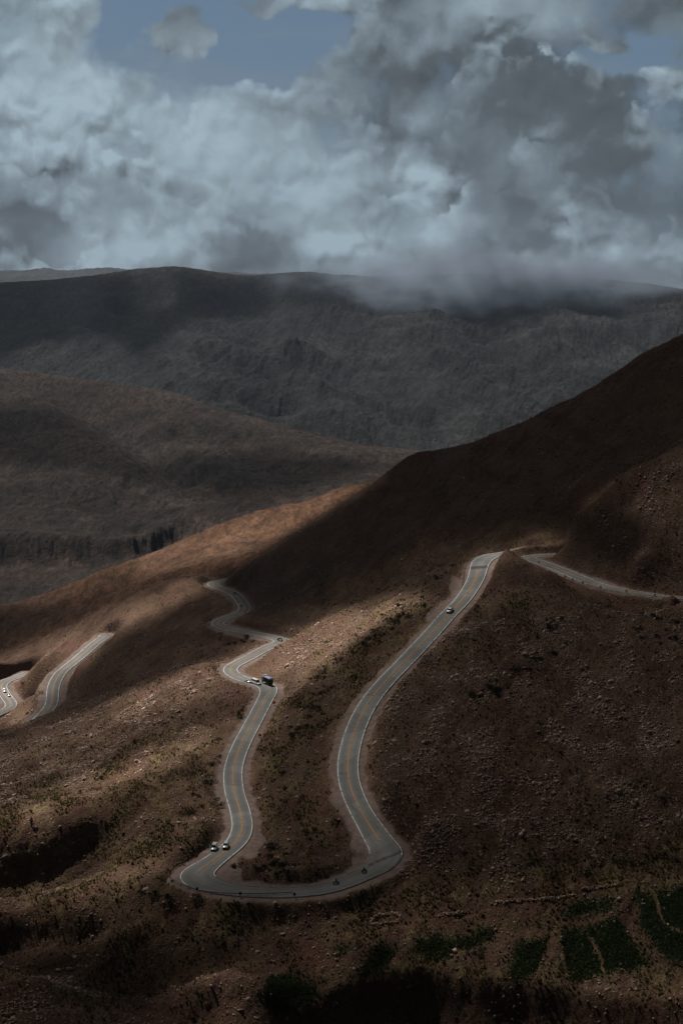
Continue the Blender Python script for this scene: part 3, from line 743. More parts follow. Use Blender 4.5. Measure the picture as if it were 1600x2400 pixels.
Z_GREEN = zone([(.6, [(620, 2330), (720, 2190), (900, 2150), (1100, 2125), (1500, 2065), (1840, 2045), (1840, 2330), (1300, 2315), (1000, 2262), (860, 2285), (760, 2330)]), (1, [(1180, 2300), (1215, 2210), (1290, 2190), (1255, 2290)]), (1, [(1310, 2290), (1312, 2190), (1455, 2148), (1478, 2200), (1530, 2265), (1430, 2285), (1330, 2300)]), (1, [(940, 2250), (990, 2195), (1060, 2170), (1010, 2225)]), (1, [(770, 2240), (800, 2205), (870, 2185), (840, 2225)]), (1, [(1185, 2180), (1200, 2150), (1290, 2130), (1280, 2165)]), (1, [(1310, 2160), (1330, 2125), (1440, 2100), (1450, 2130)]), (1, [(830, 2290), (880, 2220), (930, 2210), (905, 2280)]),
                (1, [(980, 2245), (1040, 2200), (1085, 2190), (1060, 2250)]), (1, [(1070, 2205), (1150, 2165), (1160, 2200), (1090, 2235)]), (1, [(600, 2340), (640, 2290), (690, 2280), (755, 2330), (690, 2370), (640, 2380)]), (1, [(1490, 2100), (1600, 2080), (1700, 2080), (1700, 2280), (1560, 2250), (1500, 2170)]),
                (.8, [(730, 2190), (850, 2160), (1000, 2140), (1300, 2120), (1280, 2160), (1000, 2190), (800, 2220)])], 8, 0)
PATHS = [[(1462, 2130), (1475, 2190), (1500, 2240), (1545, 2270)], [(1385, 2190), (1400, 2240), (1420, 2290)], [(1295, 2190), (1270, 2250), (1245, 2300)], [(1310, 2220), (1325, 2280), (1332, 2310)], [(1060, 2250), (1110, 2220), (1200, 2200), (1460, 2145)],
         [(905, 2290), (930, 2240), (960, 2210)], [(1530, 2100), (1560, 2170), (1600, 2190)]]
K1, K2, K3 = (int(np.searchsorted(lnr, math.log(v))) for v in (1120, 1500, 4100))
near_rows = slice(0, K1)
px_, py_ = wx_[near_rows], wy_[near_rows]
pmask = np.zeros(px_.shape)
for L in PATHS:
    for (x0, y0), (x1, y1) in zip(L, L[1:]):
        m = (px_ > min(x0, x1) - 20) & (px_ < max(x0, x1) + 20) & (py_ > min(y0, y1) - 20) & (py_ < max(y0, y1) + 20)
        ux, uy = px_[m], py_[m]; tt = np.clip(((ux - x0) * (x1 - x0) + (uy - y0) * (y1 - y0)) / ((x1 - x0) ** 2 + (y1 - y0) ** 2), 0, 1)
        d = np.hypot(ux - x0 - tt * (x1 - x0), (uy - y0 - tt * (y1 - y0)) * 1.6)
        pmask[m] = np.maximum(pmask[m], 1 - smooth(3.0, 7.5, d))
green = np.clip(zlook(Z_GREEN, px_, py_), 0, 1) * (1 - .85 * pmask)
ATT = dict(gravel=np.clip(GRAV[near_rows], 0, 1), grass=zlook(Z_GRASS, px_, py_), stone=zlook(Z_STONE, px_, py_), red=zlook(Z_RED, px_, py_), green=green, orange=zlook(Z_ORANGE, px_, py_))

KD = int(np.searchsorted(lnr, math.log(9300)))
M_DIST_SHADED = mat_far('distant_rock_shaded', (.010, .012, .015), (.018, .020, .024), (.008, .010, .013), .0012, 60, (1, .5, 1), .2)  # mountain colour darkened to stand in for cloud shade missing out there
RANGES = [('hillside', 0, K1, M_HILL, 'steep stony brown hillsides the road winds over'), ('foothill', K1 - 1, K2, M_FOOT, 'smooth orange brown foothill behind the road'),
          ('hill', K2 - 1, K3, M_MID, 'brown rounded hill with gorge cliffs at its foot'), ('mountain', K3 - 1, KD, M_FAR, 'long dark grey mountain range under the clouds'), ('distant_mountain', KD - 1, NRW, M_DIST_SHADED, 'dim blue grey mountain far behind the range at left')]
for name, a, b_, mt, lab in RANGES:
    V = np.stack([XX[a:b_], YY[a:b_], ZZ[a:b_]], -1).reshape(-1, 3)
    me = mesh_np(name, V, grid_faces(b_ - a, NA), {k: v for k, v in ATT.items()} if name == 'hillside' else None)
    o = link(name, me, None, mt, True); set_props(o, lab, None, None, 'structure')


# ------------------------------------------------------------------ roads
def mat_asphalt():
    m, t, b = material('asphalt'); p = t.pos()
    v = t.attr('across'); ln = t.noise(p, .12, 5, .65)
    c = t.mix(t.ramp(ln, .35, .65), (.112, .115, .112), (.150, .152, .146))
    tr = t.math('MULTIPLY', t.ramp(t.math('ABSOLUTE', t.math('SUBTRACT', t.math('ABSOLUTE', v), .48)), .26, .08), .5)
    c = t.mix(tr, c, (.080, .083, .083))
    c = t.mix(t.math('MULTIPLY', t.ramp(t.noise(p, 1.3, 4, .7), .45, .7), .35), c, (.17, .165, .155))
    edge_ = t.math('MULTIPLY', t.ramp(t.math('ADD', t.math('ABSOLUTE', v), t.math('MULTIPLY', t.noise(p, .25, 5, .7), .5)), 1.12, 1.32), .75)
    c = t.mix(edge_, c, (.17, .13, .11))
    pt = t.vor(t.mapping(p, (1, 1, .1)), .07, 'F1', 'Color'); sp_ = t.add('ShaderNodeSeparateColor'); t.l.new(pt, sp_.inputs[0])
    c = t.mix(1.0, c, t.add_rgb(t.ramp(sp_.outputs[0], .3, .7, .84, 1.10)), 'MULTIPLY')
    c = t.mix(t.math('MULTIPLY', t.attr('wet'), .9), c, (.018, .018, .018))
    t.put(b.inputs['Base Color'], c); b.inputs['Roughness'].default_value = .82; b.inputs['Specular IOR Level'].default_value = .35
    return m


def mat_paint(name, col, wear):
    m, t, b = material(name); p = t.pos()
    f = t.ramp(t.noise(p, .5, 5, .7), wear - .1, wear + .12)
    t.put(b.inputs['Base Color'], t.mix(f, (.09, .09, .085), col)); b.inputs['Roughness'].default_value = .6
    return m


M_ASP = mat_asphalt(); M_WHITE = mat_paint('white_road_paint', (.62, .63, .62), .41); M_YEL = mat_paint('yellow_road_paint', (.42, .21, .055), .38)
M_FAINT = mat_paint('worn_road_paint', (.22, .22, .215), .52)
M_TAR = simple('tar_seal', (.02, .02, .02), .5)


def ribbon(P, n, off0, off1, dz):
    a = P.copy(); b = P.copy()
    a[:, :2] += n * np.asarray(off0).reshape(-1, 1) * np.ones((1, 1)); b[:, :2] += n * np.asarray(off1).reshape(-1, 1) * np.ones((1, 1))
    a[:, 2] += dz; b[:, 2] += dz
    return a, b


def strip_mesh(name, P, n, o0, o1, dz, parent, mat, i0=0, i1=None):
    i1 = i1 or len(P)
    o0 = np.broadcast_to(o0, len(P))[i0:i1]; o1 = np.broadcast_to(o1, len(P))[i0:i1]
    a, b = ribbon(P[i0:i1], n[i0:i1], o0, o1, dz)
    V = np.concatenate([a, b]); k = len(a); i = np.arange(k - 1)
    F = np.stack([i, i + 1, i + 1 + k, i + k], 1)
    return link(name, mesh_np(name, V, F), parent, mat)


def idx(key, px, py):
    r = RD[key]; u, v = to_pix(*r['P'].T); return int(np.argmin((u - px) ** 2 + (v - py) ** 2))


ROADLAB = {'main': 'long two lane mountain road winding through two hairpins', 'spur': 'upper road section with a tight bend on the right', 'left': 'curving road section on the orange slope at left', 'valley': 'road bend at the left edge of the valley'}
WETS = [((945, 1995), (925, 2003), 1.8), ((925, 2003), (895, 2015), 1.6), ((895, 2015), (868, 2028), .9), ((1098, 1332), (1142, 1328), 2.0)]
for key, r in RD.items():
    P, w, n = r['P'], r['w'], r['n']; K = len(P); C = 9
    across = np.linspace(-1, 1, C); V = np.zeros((K, C, 3))
    for c, s in enumerate(across):
        V[:, c, :2] = P[:, :2] + n * (s * (w + .5))[:, None]; V[:, c, 2] = P[:, 2] + .05 * (1 - s * s)
    edge = np.concatenate([V[:, :1] - [0, 0, .5], V, V[:, -1:] - [0, 0, .5]], 1)          # thickness at both sides
    u, v = to_pix(edge[..., 0], edge[..., 1], edge[..., 2]); wet = np.zeros(u.shape)
    if key == 'main':
        wn = 3 * fbm(edge[..., 0] / 2.0, edge[..., 1] / 2.0, 3)
        for (x0, y0), (x1, y1), hw in WETS:
            tt = np.clip(((u - x0) * (x1 - x0) + (v - y0) * (y1 - y0)) / ((x1 - x0) ** 2 + (y1 - y0) ** 2), 0, 1)
            d = np.hypot(u - x0 - tt * (x1 - x0), (v - y0 - tt * (y1 - y0)) * 1.7) + wn
            wet = np.maximum(wet, 1 - smooth(hw * 1.6, hw * 3.6, d))
    ac = np.broadcast_to(np.r_[-1.1, across, 1.1], (K, C + 2))
    me = mesh_np('road', edge.reshape(-1, 3), grid_faces(K, C + 2), dict(across=ac, wet=wet))
    ro = link('road', me, None, M_ASP, True); set_props(ro, ROADLAB[key], None, None, 'structure')
    faint = (idx(key, 905, 2003), idx(key, 470, 2070)) if key == 'main' else (0, 0)
    for sgn in (-1, 1):
        segs = [(0, faint[0], M_WHITE), (faint[0], faint[1], M_FAINT), (faint[1], K, M_WHITE)] if key == 'main' else [(0, K, M_WHITE)]
        for i0, i1, mt in segs:
            strip_mesh('edge_line', P, n, sgn * (w - .14), sgn * (w + .14), .10, ro, mt, i0, min(K, i1 + 1))
    if key == 'main':
        gaps = [(idx(key, 1122, 1336), idx(key, 893, 1972)), (idx(key, 462, 2045), idx(key, 628, 1624)), (idx(key, 556, 1587), K)]
    else: gaps = [(6, K - 6)]
    for i0, i1 in gaps:
        for s in (-.17, .17): strip_mesh('centre_line', P, n, s - .1, s + .1, .13, ro, M_YEL, i0, i1)
# transverse sealed cracks with squiggles of pale sealant
for (px, py, z) in ((805, 1813, 0), (872, 1623, 0)):
    i = idx('main', px, py); p, n, tt, w = RD['main']['P'][i], RD['main']['n'][i], RD['main']['t'][i], RD['main']['w'][i]
    s = np.linspace(.1, 1, 26); sg = -1 if to_pix(*(p + [*(n * 3), 0]))[0] > to_pix(*p)[0] else 1
    x = s * w * sg; y = .5 * np.sin(s * 11) + .25 * np.sin(s * 23 + 1)
    a = np.stack([p[0] + n[0] * x + tt[0] * y, p[1] + n[1] * x + tt[1] * y, np.full(26, p[2] + .12)], 1); b2 = a.copy(); b2[:, :2] += tt * .28
    F = np.stack([np.arange(25), np.arange(25) + 1, np.arange(25) + 27, np.arange(25) + 26], 1)
    set_props(link('road_patch', mesh_np('road_patch', np.concatenate([a, b2]), F), None, M_FAINT), None, None, None, 'structure')

# ------------------------------------------------------------------ unseen cloud decks, added overhead: gaps shaped to drop sun patches on the ground
Z_LIT = zone([
    (.10, [(-240, 1240), (1840, 1240), (1840, 2720), (-240, 2720)]),
    (.25, [(-240, 1240), (480, 1160), (900, 1060), (900, 1180), (500, 1330), (100, 1420), (-240, 1430)]),
    (.6, [(880, 1130), (700, 1175), (480, 1240), (300, 1310), (340, 1345), (560, 1270), (740, 1210), (870, 1160)]),
    (.50, [(860, 1160), (740, 1210), (560, 1270), (300, 1345), (400, 1350), (500, 1330), (700, 1240)]),
    (.12, [(-240, 1560), (0, 1532), (100, 1496), (255, 1420), (400, 1362), (515, 1345), (520, 1312), (430, 1325), (330, 1360), (230, 1400), (100, 1440), (-240, 1430)]),
    (1.0, [(-240, 1590), (0, 1545), (100, 1506), (255, 1432), (340, 1400), (408, 1374), (450, 1362), (512, 1356), (516, 1352), (470, 1385), (330, 1455), (270, 1480), (240, 1500), (120, 1640), (90, 1640), (60, 1700), (-240, 1700)]),      # orange ridge
    (.05, [(-240, 1425), (190, 1432), (100, 1480), (0, 1512), (-240, 1560)]),
    (.10, [(290, 1470), (330, 1455), (470, 1385), (530, 1380), (640, 1470), (600, 1520), (480, 1548), (420, 1570), (240, 1652), (120, 1695), (140, 1600), (210, 1540)]),
    (.15, [(120, 1600), (160, 1570), (200, 1560), (150, 1650), (110, 1690), (70, 1700)]),
    (1.0, [(515, 1560), (600, 1500), (700, 1480), (830, 1420), (980, 1385), (960, 1425), (830, 1500), (780, 1560), (690, 1610), (620, 1640), (560, 1600)]),
    (.38, [(530, 1545), (440, 1568), (240, 1660), (0, 1745), (-240, 1820), (-240, 1960), (0, 1880), (250, 1760), (500, 1660), (600, 1620)]),
    (.28, [(500, 1660), (250, 1770), (0, 1880), (-240, 1960), (-240, 2040), (0, 1990), (240, 1915), (400, 1850), (520, 1740), (560, 1680)]),
    (.95, [(545, 1550), (470, 1562), (380, 1600), (250, 1665), (300, 1680), (420, 1650), (540, 1620)]),
    (1.0, [(505, 1700), (500, 1735), (380, 1800), (240, 1850), (90, 1925), (0, 1960), (0, 1930), (200, 1830), (330, 1780), (430, 1735)]),
    (.30, [(250, 1930), (400, 1860), (500, 1780), (520, 1960), (400, 2010), (340, 2060), (0, 2150), (0, 2110), (250, 2040)]),
    (.75, [(240, 2050), (350, 2020), (395, 1995), (380, 2040), (300, 2085), (150, 2130), (0, 2150), (0, 2125), (160, 2095)]),
    (.42, [(500, 1980), (500, 1740), (560, 1650), (640, 1600), (700, 1600), (640, 1760), (600, 1980), (560, 2030), (520, 2040), (420, 2070), (395, 2050)]),
    (.15, [(640, 1700), (700, 1610), (860, 1500), (1010, 1400), (1060, 1400), (900, 1560), (800, 1700), (760, 2000), (600, 2030), (600, 1850)]),
    (.34, [(780, 1900), (760, 1790), (820, 1640), (950, 1500), (1040, 1430), (1090, 1360), (1130, 1420), (1000, 1560), (900, 1660), (870, 1800), (900, 1900), (960, 1990), (880, 2030)]),
    (.75, [(1060, 1400), (1080, 1330), (1110, 1298), (1200, 1285), (1200, 1310), (1150, 1330), (1120, 1390), (1050, 1470)]),
    (.11, [(900, 1640), (1040, 1500), (1150, 1420), (1300, 1440), (1600, 1560), (1840, 1600), (1840, 1850), (1500, 1860), (1100, 1920), (930, 1870)]),
    (.17, [(1040, 1480), (1180, 1330), (1230, 1400), (1140, 1440)]),
    (.85, [(1190, 1290), (1310, 1285), (1310, 1260), (1190, 1262)]), (.32, [(1210, 1300), (1300, 1300), (1450, 1360), (1620, 1395), (1620, 1415), (1430, 1395), (1250, 1330)]),
    (.085, [(940, 1900), (1500, 1850), (1840, 1850), (1840, 2010), (1200, 2060), (980, 2050)]),
    (.12, [(600, 2100), (980, 2050), (1600, 2000), (1840, 2000), (1840, 2130), (700, 2160)]),
    (.22, [(1340, 1190), (1600, 1050), (1840, 1000), (1840, 1380), (1500, 1370), (1560, 1260), (1480, 1180)]),
    (.03, [(520, 1340), (870, 1130), (1200, 990), (1840, 640), (1840, 1020), (1500, 1060), (1340, 1170), (1290, 1255), (1000, 1270), (800, 1380), (640, 1450), (560, 1420)]),
    (.10, [(800, 1370), (1000, 1290), (1150, 1240), (1290, 1245), (1280, 1262), (1130, 1290), (1060, 1320), (960, 1390), (840, 1430), (760, 1440)]),
    (.14, [(-240, 2150), (300, 2110), (600, 2110), (1840, 2130), (1840, 2720), (-240, 2720)]),
    (.03, [(-240, 2170), (200, 2165), (480, 2230), (700, 2190), (720, 2215), (520, 2270), (430, 2330), (380, 2400), (-240, 2230)]), (.42, [(-240, 2260), (60, 2290), (300, 2420), (-240, 2420)]),
    (.03, [(700, 2420), (860, 2350), (1000, 2325), (1300, 2365), (1700, 2395), (1840, 2720), (640, 2720)]),
    (.03, [(1336, 1210), (1380, 1192), (1480, 1195), (1565, 1252), (1470, 1362), (1330, 1320)]), (.03, [(880, 1860), (930, 1880), (1004, 1945), (960, 1990), (900, 1950)]),
    (.04, [(-240, 1990), (0, 1985), (100, 1965), (255, 1938), (255, 1965), (200, 2030), (60, 2095), (-240, 2110)]),
    (.24, [(640, 2290), (720, 2190), (900, 2150), (1100, 2125), (1500, 2065), (1840, 2045), (1840, 2330), (1300, 2318), (1000, 2270), (860, 2295), (700, 2360)]),
    (.20, [(150, 2140), (420, 2150), (700, 2120), (760, 2150), (420, 2215), (200, 2190)]),
    (.8, [(440, 2310), (560, 2295), (650, 2340), (560, 2400), (440, 2400)]),
    (.50, [(640, 2390), (850, 2310), (1000, 2285), (1300, 2320), (1600, 2350), (1700, 2350), (1700, 2335), (1300, 2300), (1000, 2265), (700, 2330)]),
], 8)
Z_FARLIT = zone([
    (.36, [(-240, 0), (1840, 0), (1840, 1500), (-240, 1500)]),
    (.05, [(-240, 660), (300, 635), (600, 650), (640, 720), (560, 740), (430, 760), (330, 840), (250, 790), (100, 800), (0, 850), (-240, 900)]),
    (.22, [(300, 640), (420, 640), (420, 720), (330, 720)]),
    (.14, [(600, 640), (900, 650), (860, 700), (740, 720), (640, 700)]),
    (.40, [(-240, 850), (0, 850), (350, 905), (640, 990), (780, 1045), (500, 990), (200, 940), (-240, 900)]),
    (.14, [(-240, 950), (150, 960), (330, 1080), (700, 1060), (900, 1090), (600, 1180), (300, 1130), (-240, 1060)]),
    (.32, [(-240, 1090), (250, 1100), (420, 1220), (300, 1250), (-240, 1240)]),
    (.32, [(-240, 1250), (420, 1250), (300, 1330), (100, 1400), (-240, 1420)]),
    (.85, [(870, 1135), (700, 1180), (480, 1240), (300, 1310), (340, 1340), (560, 1260), (740, 1200), (860, 1160)]),
    (.45, [(860, 1160), (740, 1205), (560, 1270), (300, 1345), (500, 1330), (700, 1240)]),
], 10)


def shade_deck(name, label, alt, thick, xs, ys, zmap, z_guess, r_max, seed):
    X, Y = np.meshgrid(xs, ys); gx, gy, gz = X.copy(), Y.copy(), np.full(X.shape, z_guess)
    for _ in range(14):                                                   # where does the sun ray through this bit of cloud land?
        k = (CZ + alt - gz) / SUN[2]; gx = X - SUN[0] * k; gy = Y - SUN[1] * k
        r = np.clip(np.hypot(gx, gy), 300, 14000); ok = gy > 50
        gz = gz * .5 + .5 * np.where(ok, terr_t(np.arctan2(gx, np.maximum(gy, 50)), np.log(r), ZZ, AZ, lnr), z_guess)
    u, v = to_pix(gx, gy, gz)
    s = 1 / 90 if alt < 2000 else 1 / 700
    nx, ny = 10 * fbm(gx * s * 2, gy * s * 2, 4), 10 * fbm(gx * s * 2 + 40, gy * s * 2, 4)
    T = zlook(zmap, u + nx, v + ny)
    inside = (gy > 250) & (np.abs(np.arctan2(gx, np.maximum(gy, 1))) < R_(17)) & (np.hypot(gx, gy) < r_max) & (v > 0) & (v < 2700)
    T = np.where(inside, T, .10)
    T = np.clip(T * (1 + .55 * fbm(gx * s * 3 + 5, gy * s * 3, 4)), .03, 1)
    a = np.clip(1 - np.sqrt(T), 0, 1)
    th = thick * (.4 + .6 * a) * (1 + .3 * fbm(X / (thick * 3), Y / (thick * 3), 3))
    bot = np.stack([X, Y, np.full(X.shape, CZ + alt) + thick * .12 * fbm(X / thick, Y / thick, 3)], -1)
    top = bot + (SUN / SUN[2])[None, None] * th[..., None]
    r, c = X.shape; F = grid_faces(r, c); n = r * c
    ring = np.concatenate([np.arange(c), np.arange(1, r) * c + c - 1, (r - 1) * c + np.arange(c - 2, -1, -1), np.arange(r - 2, 0, -1) * c])
    nx_ = np.roll(ring, -1); side = np.stack([ring, nx_, nx_ + n, ring + n], 1)
    V = np.concatenate([bot.reshape(-1, 3), top.reshape(-1, 3)])
    me = mesh_np(name, V, np.concatenate([F[:, ::-1], F + n, side]), dict(cover=np.r_[a.ravel(), a.ravel()]))
    o = link(name, me, None, M_SHADE_DECK, True); set_props(o, label, None, None, 'structure'); return o


M_SHADE_DECK = bpy.data.materials.new('shade_deck_vapour'); M_SHADE_DECK.use_nodes = True; t = NT(M_SHADE_DECK.node_tree); t.n.clear()  # opacity set by the wanted sun and shade pattern on the ground
o_ = t.add('ShaderNodeOutputMaterial'); tr = t.add('ShaderNodeBsdfTransparent'); df = t.add('ShaderNodeBsdfDiffuse'); mx = t.add('ShaderNodeMixShader')
df.inputs[0].default_value = (.42, .44, .47, 1); t.put(mx.inputs[0], t.attr('cover')); t.l.new(tr.outputs[0], mx.inputs[1]); t.l.new(df.outputs[0], mx.inputs[2]); t.l.new(mx.outputs[0], o_.inputs[0])
def span(alt, r0, r1, a):
    k = (alt + 220) / SUN[2]; sx_, sy_ = SUN[0] * k, SUN[1] * k
    w = r1 * math.tan(R_(17)); return sx_ - w, sx_ + w, sy_ + r0 * math.cos(R_(17)), sy_ + r1


xa, xb, ya, yb = span(1100, 350, 1480, 0)
shade_deck('cloud', 'low broken cloud bank drifting above the road slopes', 1100, 120, np.r_[np.linspace(-2200, xa, 20)[:-1], np.arange(xa, xb, 7.), np.linspace(xb + 10, xb + 1500, 16)],
     np.r_[np.linspace(-1500, ya, 24)[:-1], np.arange(ya, yb, 7.)], Z_LIT, CZ - 200, 1500, 1)
xa, xb, ya, yb = span(2500, 1480, 11400, 0)
shade_deck('cloud', 'high cloud bank above the far mountain range', 2500, 260, np.linspace(xa, xb, 240), np.r_[np.arange(ya, 6200, 25.), np.arange(6200, yb, 50.)], Z_FARLIT, CZ - 300, 9600, 2)

# ------------------------------------------------------------------ haze
hz = bpy.data.materials.new('haze_air'); hz.use_nodes = True; t = NT(hz.node_tree); t.n.clear()
o_ = t.add('ShaderNodeOutputMaterial'); pv = t.add('ShaderNodeVolumePrincipled')
pv.inputs['Color'].default_value = (.50, .63, .80, 1); pv.inputs['Density'].default_value = HAZE; pv.inputs['Anisotropy'].default_value = .25
t.l.new(pv.outputs[0], o_.inputs['Volume'])
x0, x1, y0, y1, z0, z1 = -6500, 6500, -400, 15200, float(ZZ.min()) - 3, CZ + 560
V = np.array([(x, y, z) for z in (z0, z1) for y in (y0, y1) for x in (x0, x1)], float)
F = np.array([(0, 2, 3, 1), (4, 5, 7, 6), (0, 1, 5, 4), (2, 6, 7, 3), (0, 4, 6, 2), (1, 3, 7, 5)])
set_props(link('haze', mesh_np('haze', V, F), None, hz), 'thin blue haze filling the valley', None, None, 'stuff')

# ------------------------------------------------------------------ where a pixel's ray meets the ground
TG = (ZZ - CZ) / RR


def hit(px, py):
    """ground points under arrays of photograph pixels"""
    px = np.atleast_1d(np.asarray(px, float)); py = np.atleast_1d(np.asarray(py, float)); out = []
    a, tt = pix(px, py)
    for ai, ti in zip(a, tt):
        c = int(np.clip(np.searchsorted(AZ, ai), 1, NA - 1)); fr = (ai - AZ[c - 1]) / (AZ[c] - AZ[c - 1])
        col = TG[:, c - 1] * (1 - fr) + TG[:, c] * fr
        k = np.argmax(col >= ti); k = max(k, 1)
        f = np.clip((ti - col[k - 1]) / (col[k] - col[k - 1] + 1e-12), 0, 1); r = math.exp(lnr[k - 1] * (1 - f) + lnr[k] * f)
        x, y = r * math.sin(ai), r * math.cos(ai); out.append((x, y, float(ground([x], [y])[0])))
    return np.array(out)


# ------------------------------------------------------------------ loose rock and scrub: beyond counting
def mat_toned(name, lo, hi, attr='tone', rough=.9, sc_=2.0, thin=False):
    m, t, b = material(name)
    c = t.mix(t.attr(attr), lo, hi); n = t.noise(t.pos(), sc_, 4, .7)
    cc = t.mix(1.0, c, t.add_rgb(t.ramp(n, .3, .7, .72, 1.25)), 'MULTIPLY')
    t.put(b.inputs['Base Color'], cc); b.inputs['Roughness'].default_value = rough
    if thin:
        tl = t.add('ShaderNodeBsdfTranslucent'); t.put(tl.inputs[0], cc); ms = t.add('ShaderNodeMixShader'); ms.inputs[0].default_value = .5
        o_ = [n_ for n_ in t.n if n_.type == 'OUTPUT_MATERIAL'][0]; t.l.new(b.outputs[0], ms.inputs[1]); t.l.new(tl.outputs[0], ms.inputs[2]); t.l.new(ms.outputs[0], o_.inputs[0])
    return m


M_ROCK = mat_toned('broken_rock', (.14, .088, .068), (.54, .40, .32))
M_SCRUB = mat_toned('dry_scrub', (.035, .036, .016), (.20, .155, .065), thin=True)
M_LEAF = mat_toned('shrub_leaf', (.010, .014, .006), (.045, .050, .020), thin=True)
M_WOOD = simple('shrub_wood', (.07, .05, .035), .9)

jn = 745
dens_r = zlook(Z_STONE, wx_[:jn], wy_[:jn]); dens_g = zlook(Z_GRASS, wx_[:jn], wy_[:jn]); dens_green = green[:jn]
clear = (BD[:jn] > BS[:jn] + 1.2)
vis = (PXX[:jn] > -160) & (PXX[:jn] < 1760) & (PYY[:jn] < 2560)
clus = fbm(XX[:jn] / 14 + 3, YY[:jn] / 22, 4)


def pick(w, n):
    p = np.maximum(w * clear * vis, 0).ravel(); p = p / p.sum(); i = rng.choice(len(p), n, p=p)
    r_, c_ = np.divmod(i, NA)
    a = AZ[c_] + rng.uniform(-.5, .5, n) * (AZ[1] - AZ[0]); l = lnr[r_] + rng.uniform(-.5, .5, n) * (lnr[1] - lnr[0]) * 1.0
    x, y = np.exp(l) * np.sin(a), np.exp(l) * np.cos(a); return x, y, ground(x, y)


def rot_m(n):
    q = rng.normal(size=(n, 4)); q[:, 0] += 2.2; q /= np.linalg.norm(q, axis=1)[:, None]; w, x, y, z = q.T
    return np.stack([np.stack([1 - 2 * (y * y + z * z), 2 * (x * y - z * w), 2 * (x * z + y * w)], -1), np.stack([2 * (x * y + z * w), 1 - 2 * (x * x + z * z), 2 * (y * z - x * w)], -1),
                     np.stack([2 * (x * z - y * w), 2 * (y * z + x * w), 1 - 2 * (x * x + y * y)], -1)], 1)


BOXV = np.array([(x, y, z) for z in (-1, 1) for y in (-1, 1) for x in (-1, 1)], float)
BOXF = np.array([(0, 2, 3, 1), (4, 5, 7, 6), (0, 1, 5, 4), (2, 6, 7, 3), (0, 4, 6, 2), (1, 3, 7, 5)])


def rock_mesh(name, x, y, z, s, tone):
    n = len(x); J = BOXV[None] * rng.uniform(.55, 1.1, (n, 8, 3)); J = J * (s[:, None, None] * np.stack([rng.uniform(.7, 1.25, n), rng.uniform(.6, 1.0, n), rng.uniform(.35, .7, n)], -1)[:, None])
    M_ = rot_m(n); V = np.einsum('nij,nkj->nki', M_, J); V[..., 0] += x[:, None]; V[..., 1] += y[:, None]; V[..., 2] += (z + s * .12)[:, None]
    F = (BOXF[None] + 8 * np.arange(n)[:, None, None]).reshape(-1, 4)
    return mesh_np(name, V.reshape(-1, 3), F, dict(tone=np.repeat(tone, 8)))


def tuft_mesh(name, x, y, z, s, tone):
    n = len(x); k = 4
    ang = rng.uniform(0, 2 * math.pi, (n, k)); tl = rng.uniform(.2, .75, (n, k)); w = .42 * s[:, None] * rng.uniform(.6, 1.2, (n, k)); h = s[:, None] * rng.uniform(.6, 1.15, (n, k))
    cx, cy = np.cos(ang), np.sin(ang); ox, oy = cx * tl * h * .9, cy * tl * h * .9
    V = np.empty((n, k, 4, 3)); px_, py_ = -cy * w, cx * w
    V[:, :, 0] = np.stack([x[:, None] - px_, y[:, None] - py_, z[:, None] - .1 + 0 * w], -1); V[:, :, 1] = np.stack([x[:, None] + px_, y[:, None] + py_, z[:, None] - .1 + 0 * w], -1)
    V[:, :, 2] = np.stack([x[:, None] + px_ * .8 + ox, y[:, None] + py_ * .8 + oy, z[:, None] + h], -1); V[:, :, 3] = np.stack([x[:, None] - px_ * .6 + ox, y[:, None] - py_ * .6 + oy, z[:, None] + h * .75], -1)
    F = np.arange(n * k * 4).reshape(-1, 4); return mesh_np(name, V.reshape(-1, 3), F, dict(tone=np.repeat(tone, k * 4)))


NR = 84000
x, y, z = pick((dens_r ** 1.6 + .04) * np.clip(.1 + clus * 2.8, .015, 1.6) * (1 - .9 * dens_green), NR)
s = np.clip(np.exp(rng.normal(math.log(.18), .5, NR)), .09, 1.3)
set_props(link('rocks', rock_mesh('rocks', x, y, z, s, rng.beta(1.6, 2.2, NR)), None, M_ROCK), 'loose broken rock scattered over the slopes', None, None, 'stuff')
x, y, z = pick((dens_r ** 2 + .02) * np.clip(clus * 3.2, .0, 2.0) * (1 - dens_green), 2000)
set_props(link('rocks', rock_mesh('rocks', x, y, z, np.clip(np.exp(rng.normal(math.log(.5), .35, 2000)), .3, 1.5), rng.beta(2.0, 1.6, 2000)), None, M_ROCK), 'larger stones gathered in bands across the slopes', None, None, 'stuff')
NS = 42000
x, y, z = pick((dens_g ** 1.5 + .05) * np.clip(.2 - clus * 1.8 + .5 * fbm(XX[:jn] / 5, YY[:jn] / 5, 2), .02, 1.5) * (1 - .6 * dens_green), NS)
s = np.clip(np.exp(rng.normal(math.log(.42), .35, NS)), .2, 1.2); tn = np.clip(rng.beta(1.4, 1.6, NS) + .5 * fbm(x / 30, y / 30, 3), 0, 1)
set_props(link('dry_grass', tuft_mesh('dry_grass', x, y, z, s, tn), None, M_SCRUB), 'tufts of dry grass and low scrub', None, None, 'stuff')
NG = 16000
x, y, z = pick(dens_green ** 2 + 1e-6, NG)
set_props(link('crop', tuft_mesh('crop', x, y, z, rng.uniform(.25, .5, NG), rng.uniform(.0, .35, NG)), None, mat_toned('crop_leaf', (.035, .055, .02), (.085, .115, .045), thin=True)), 'dark green crop rows on the terrace plots', None, None, 'stuff')


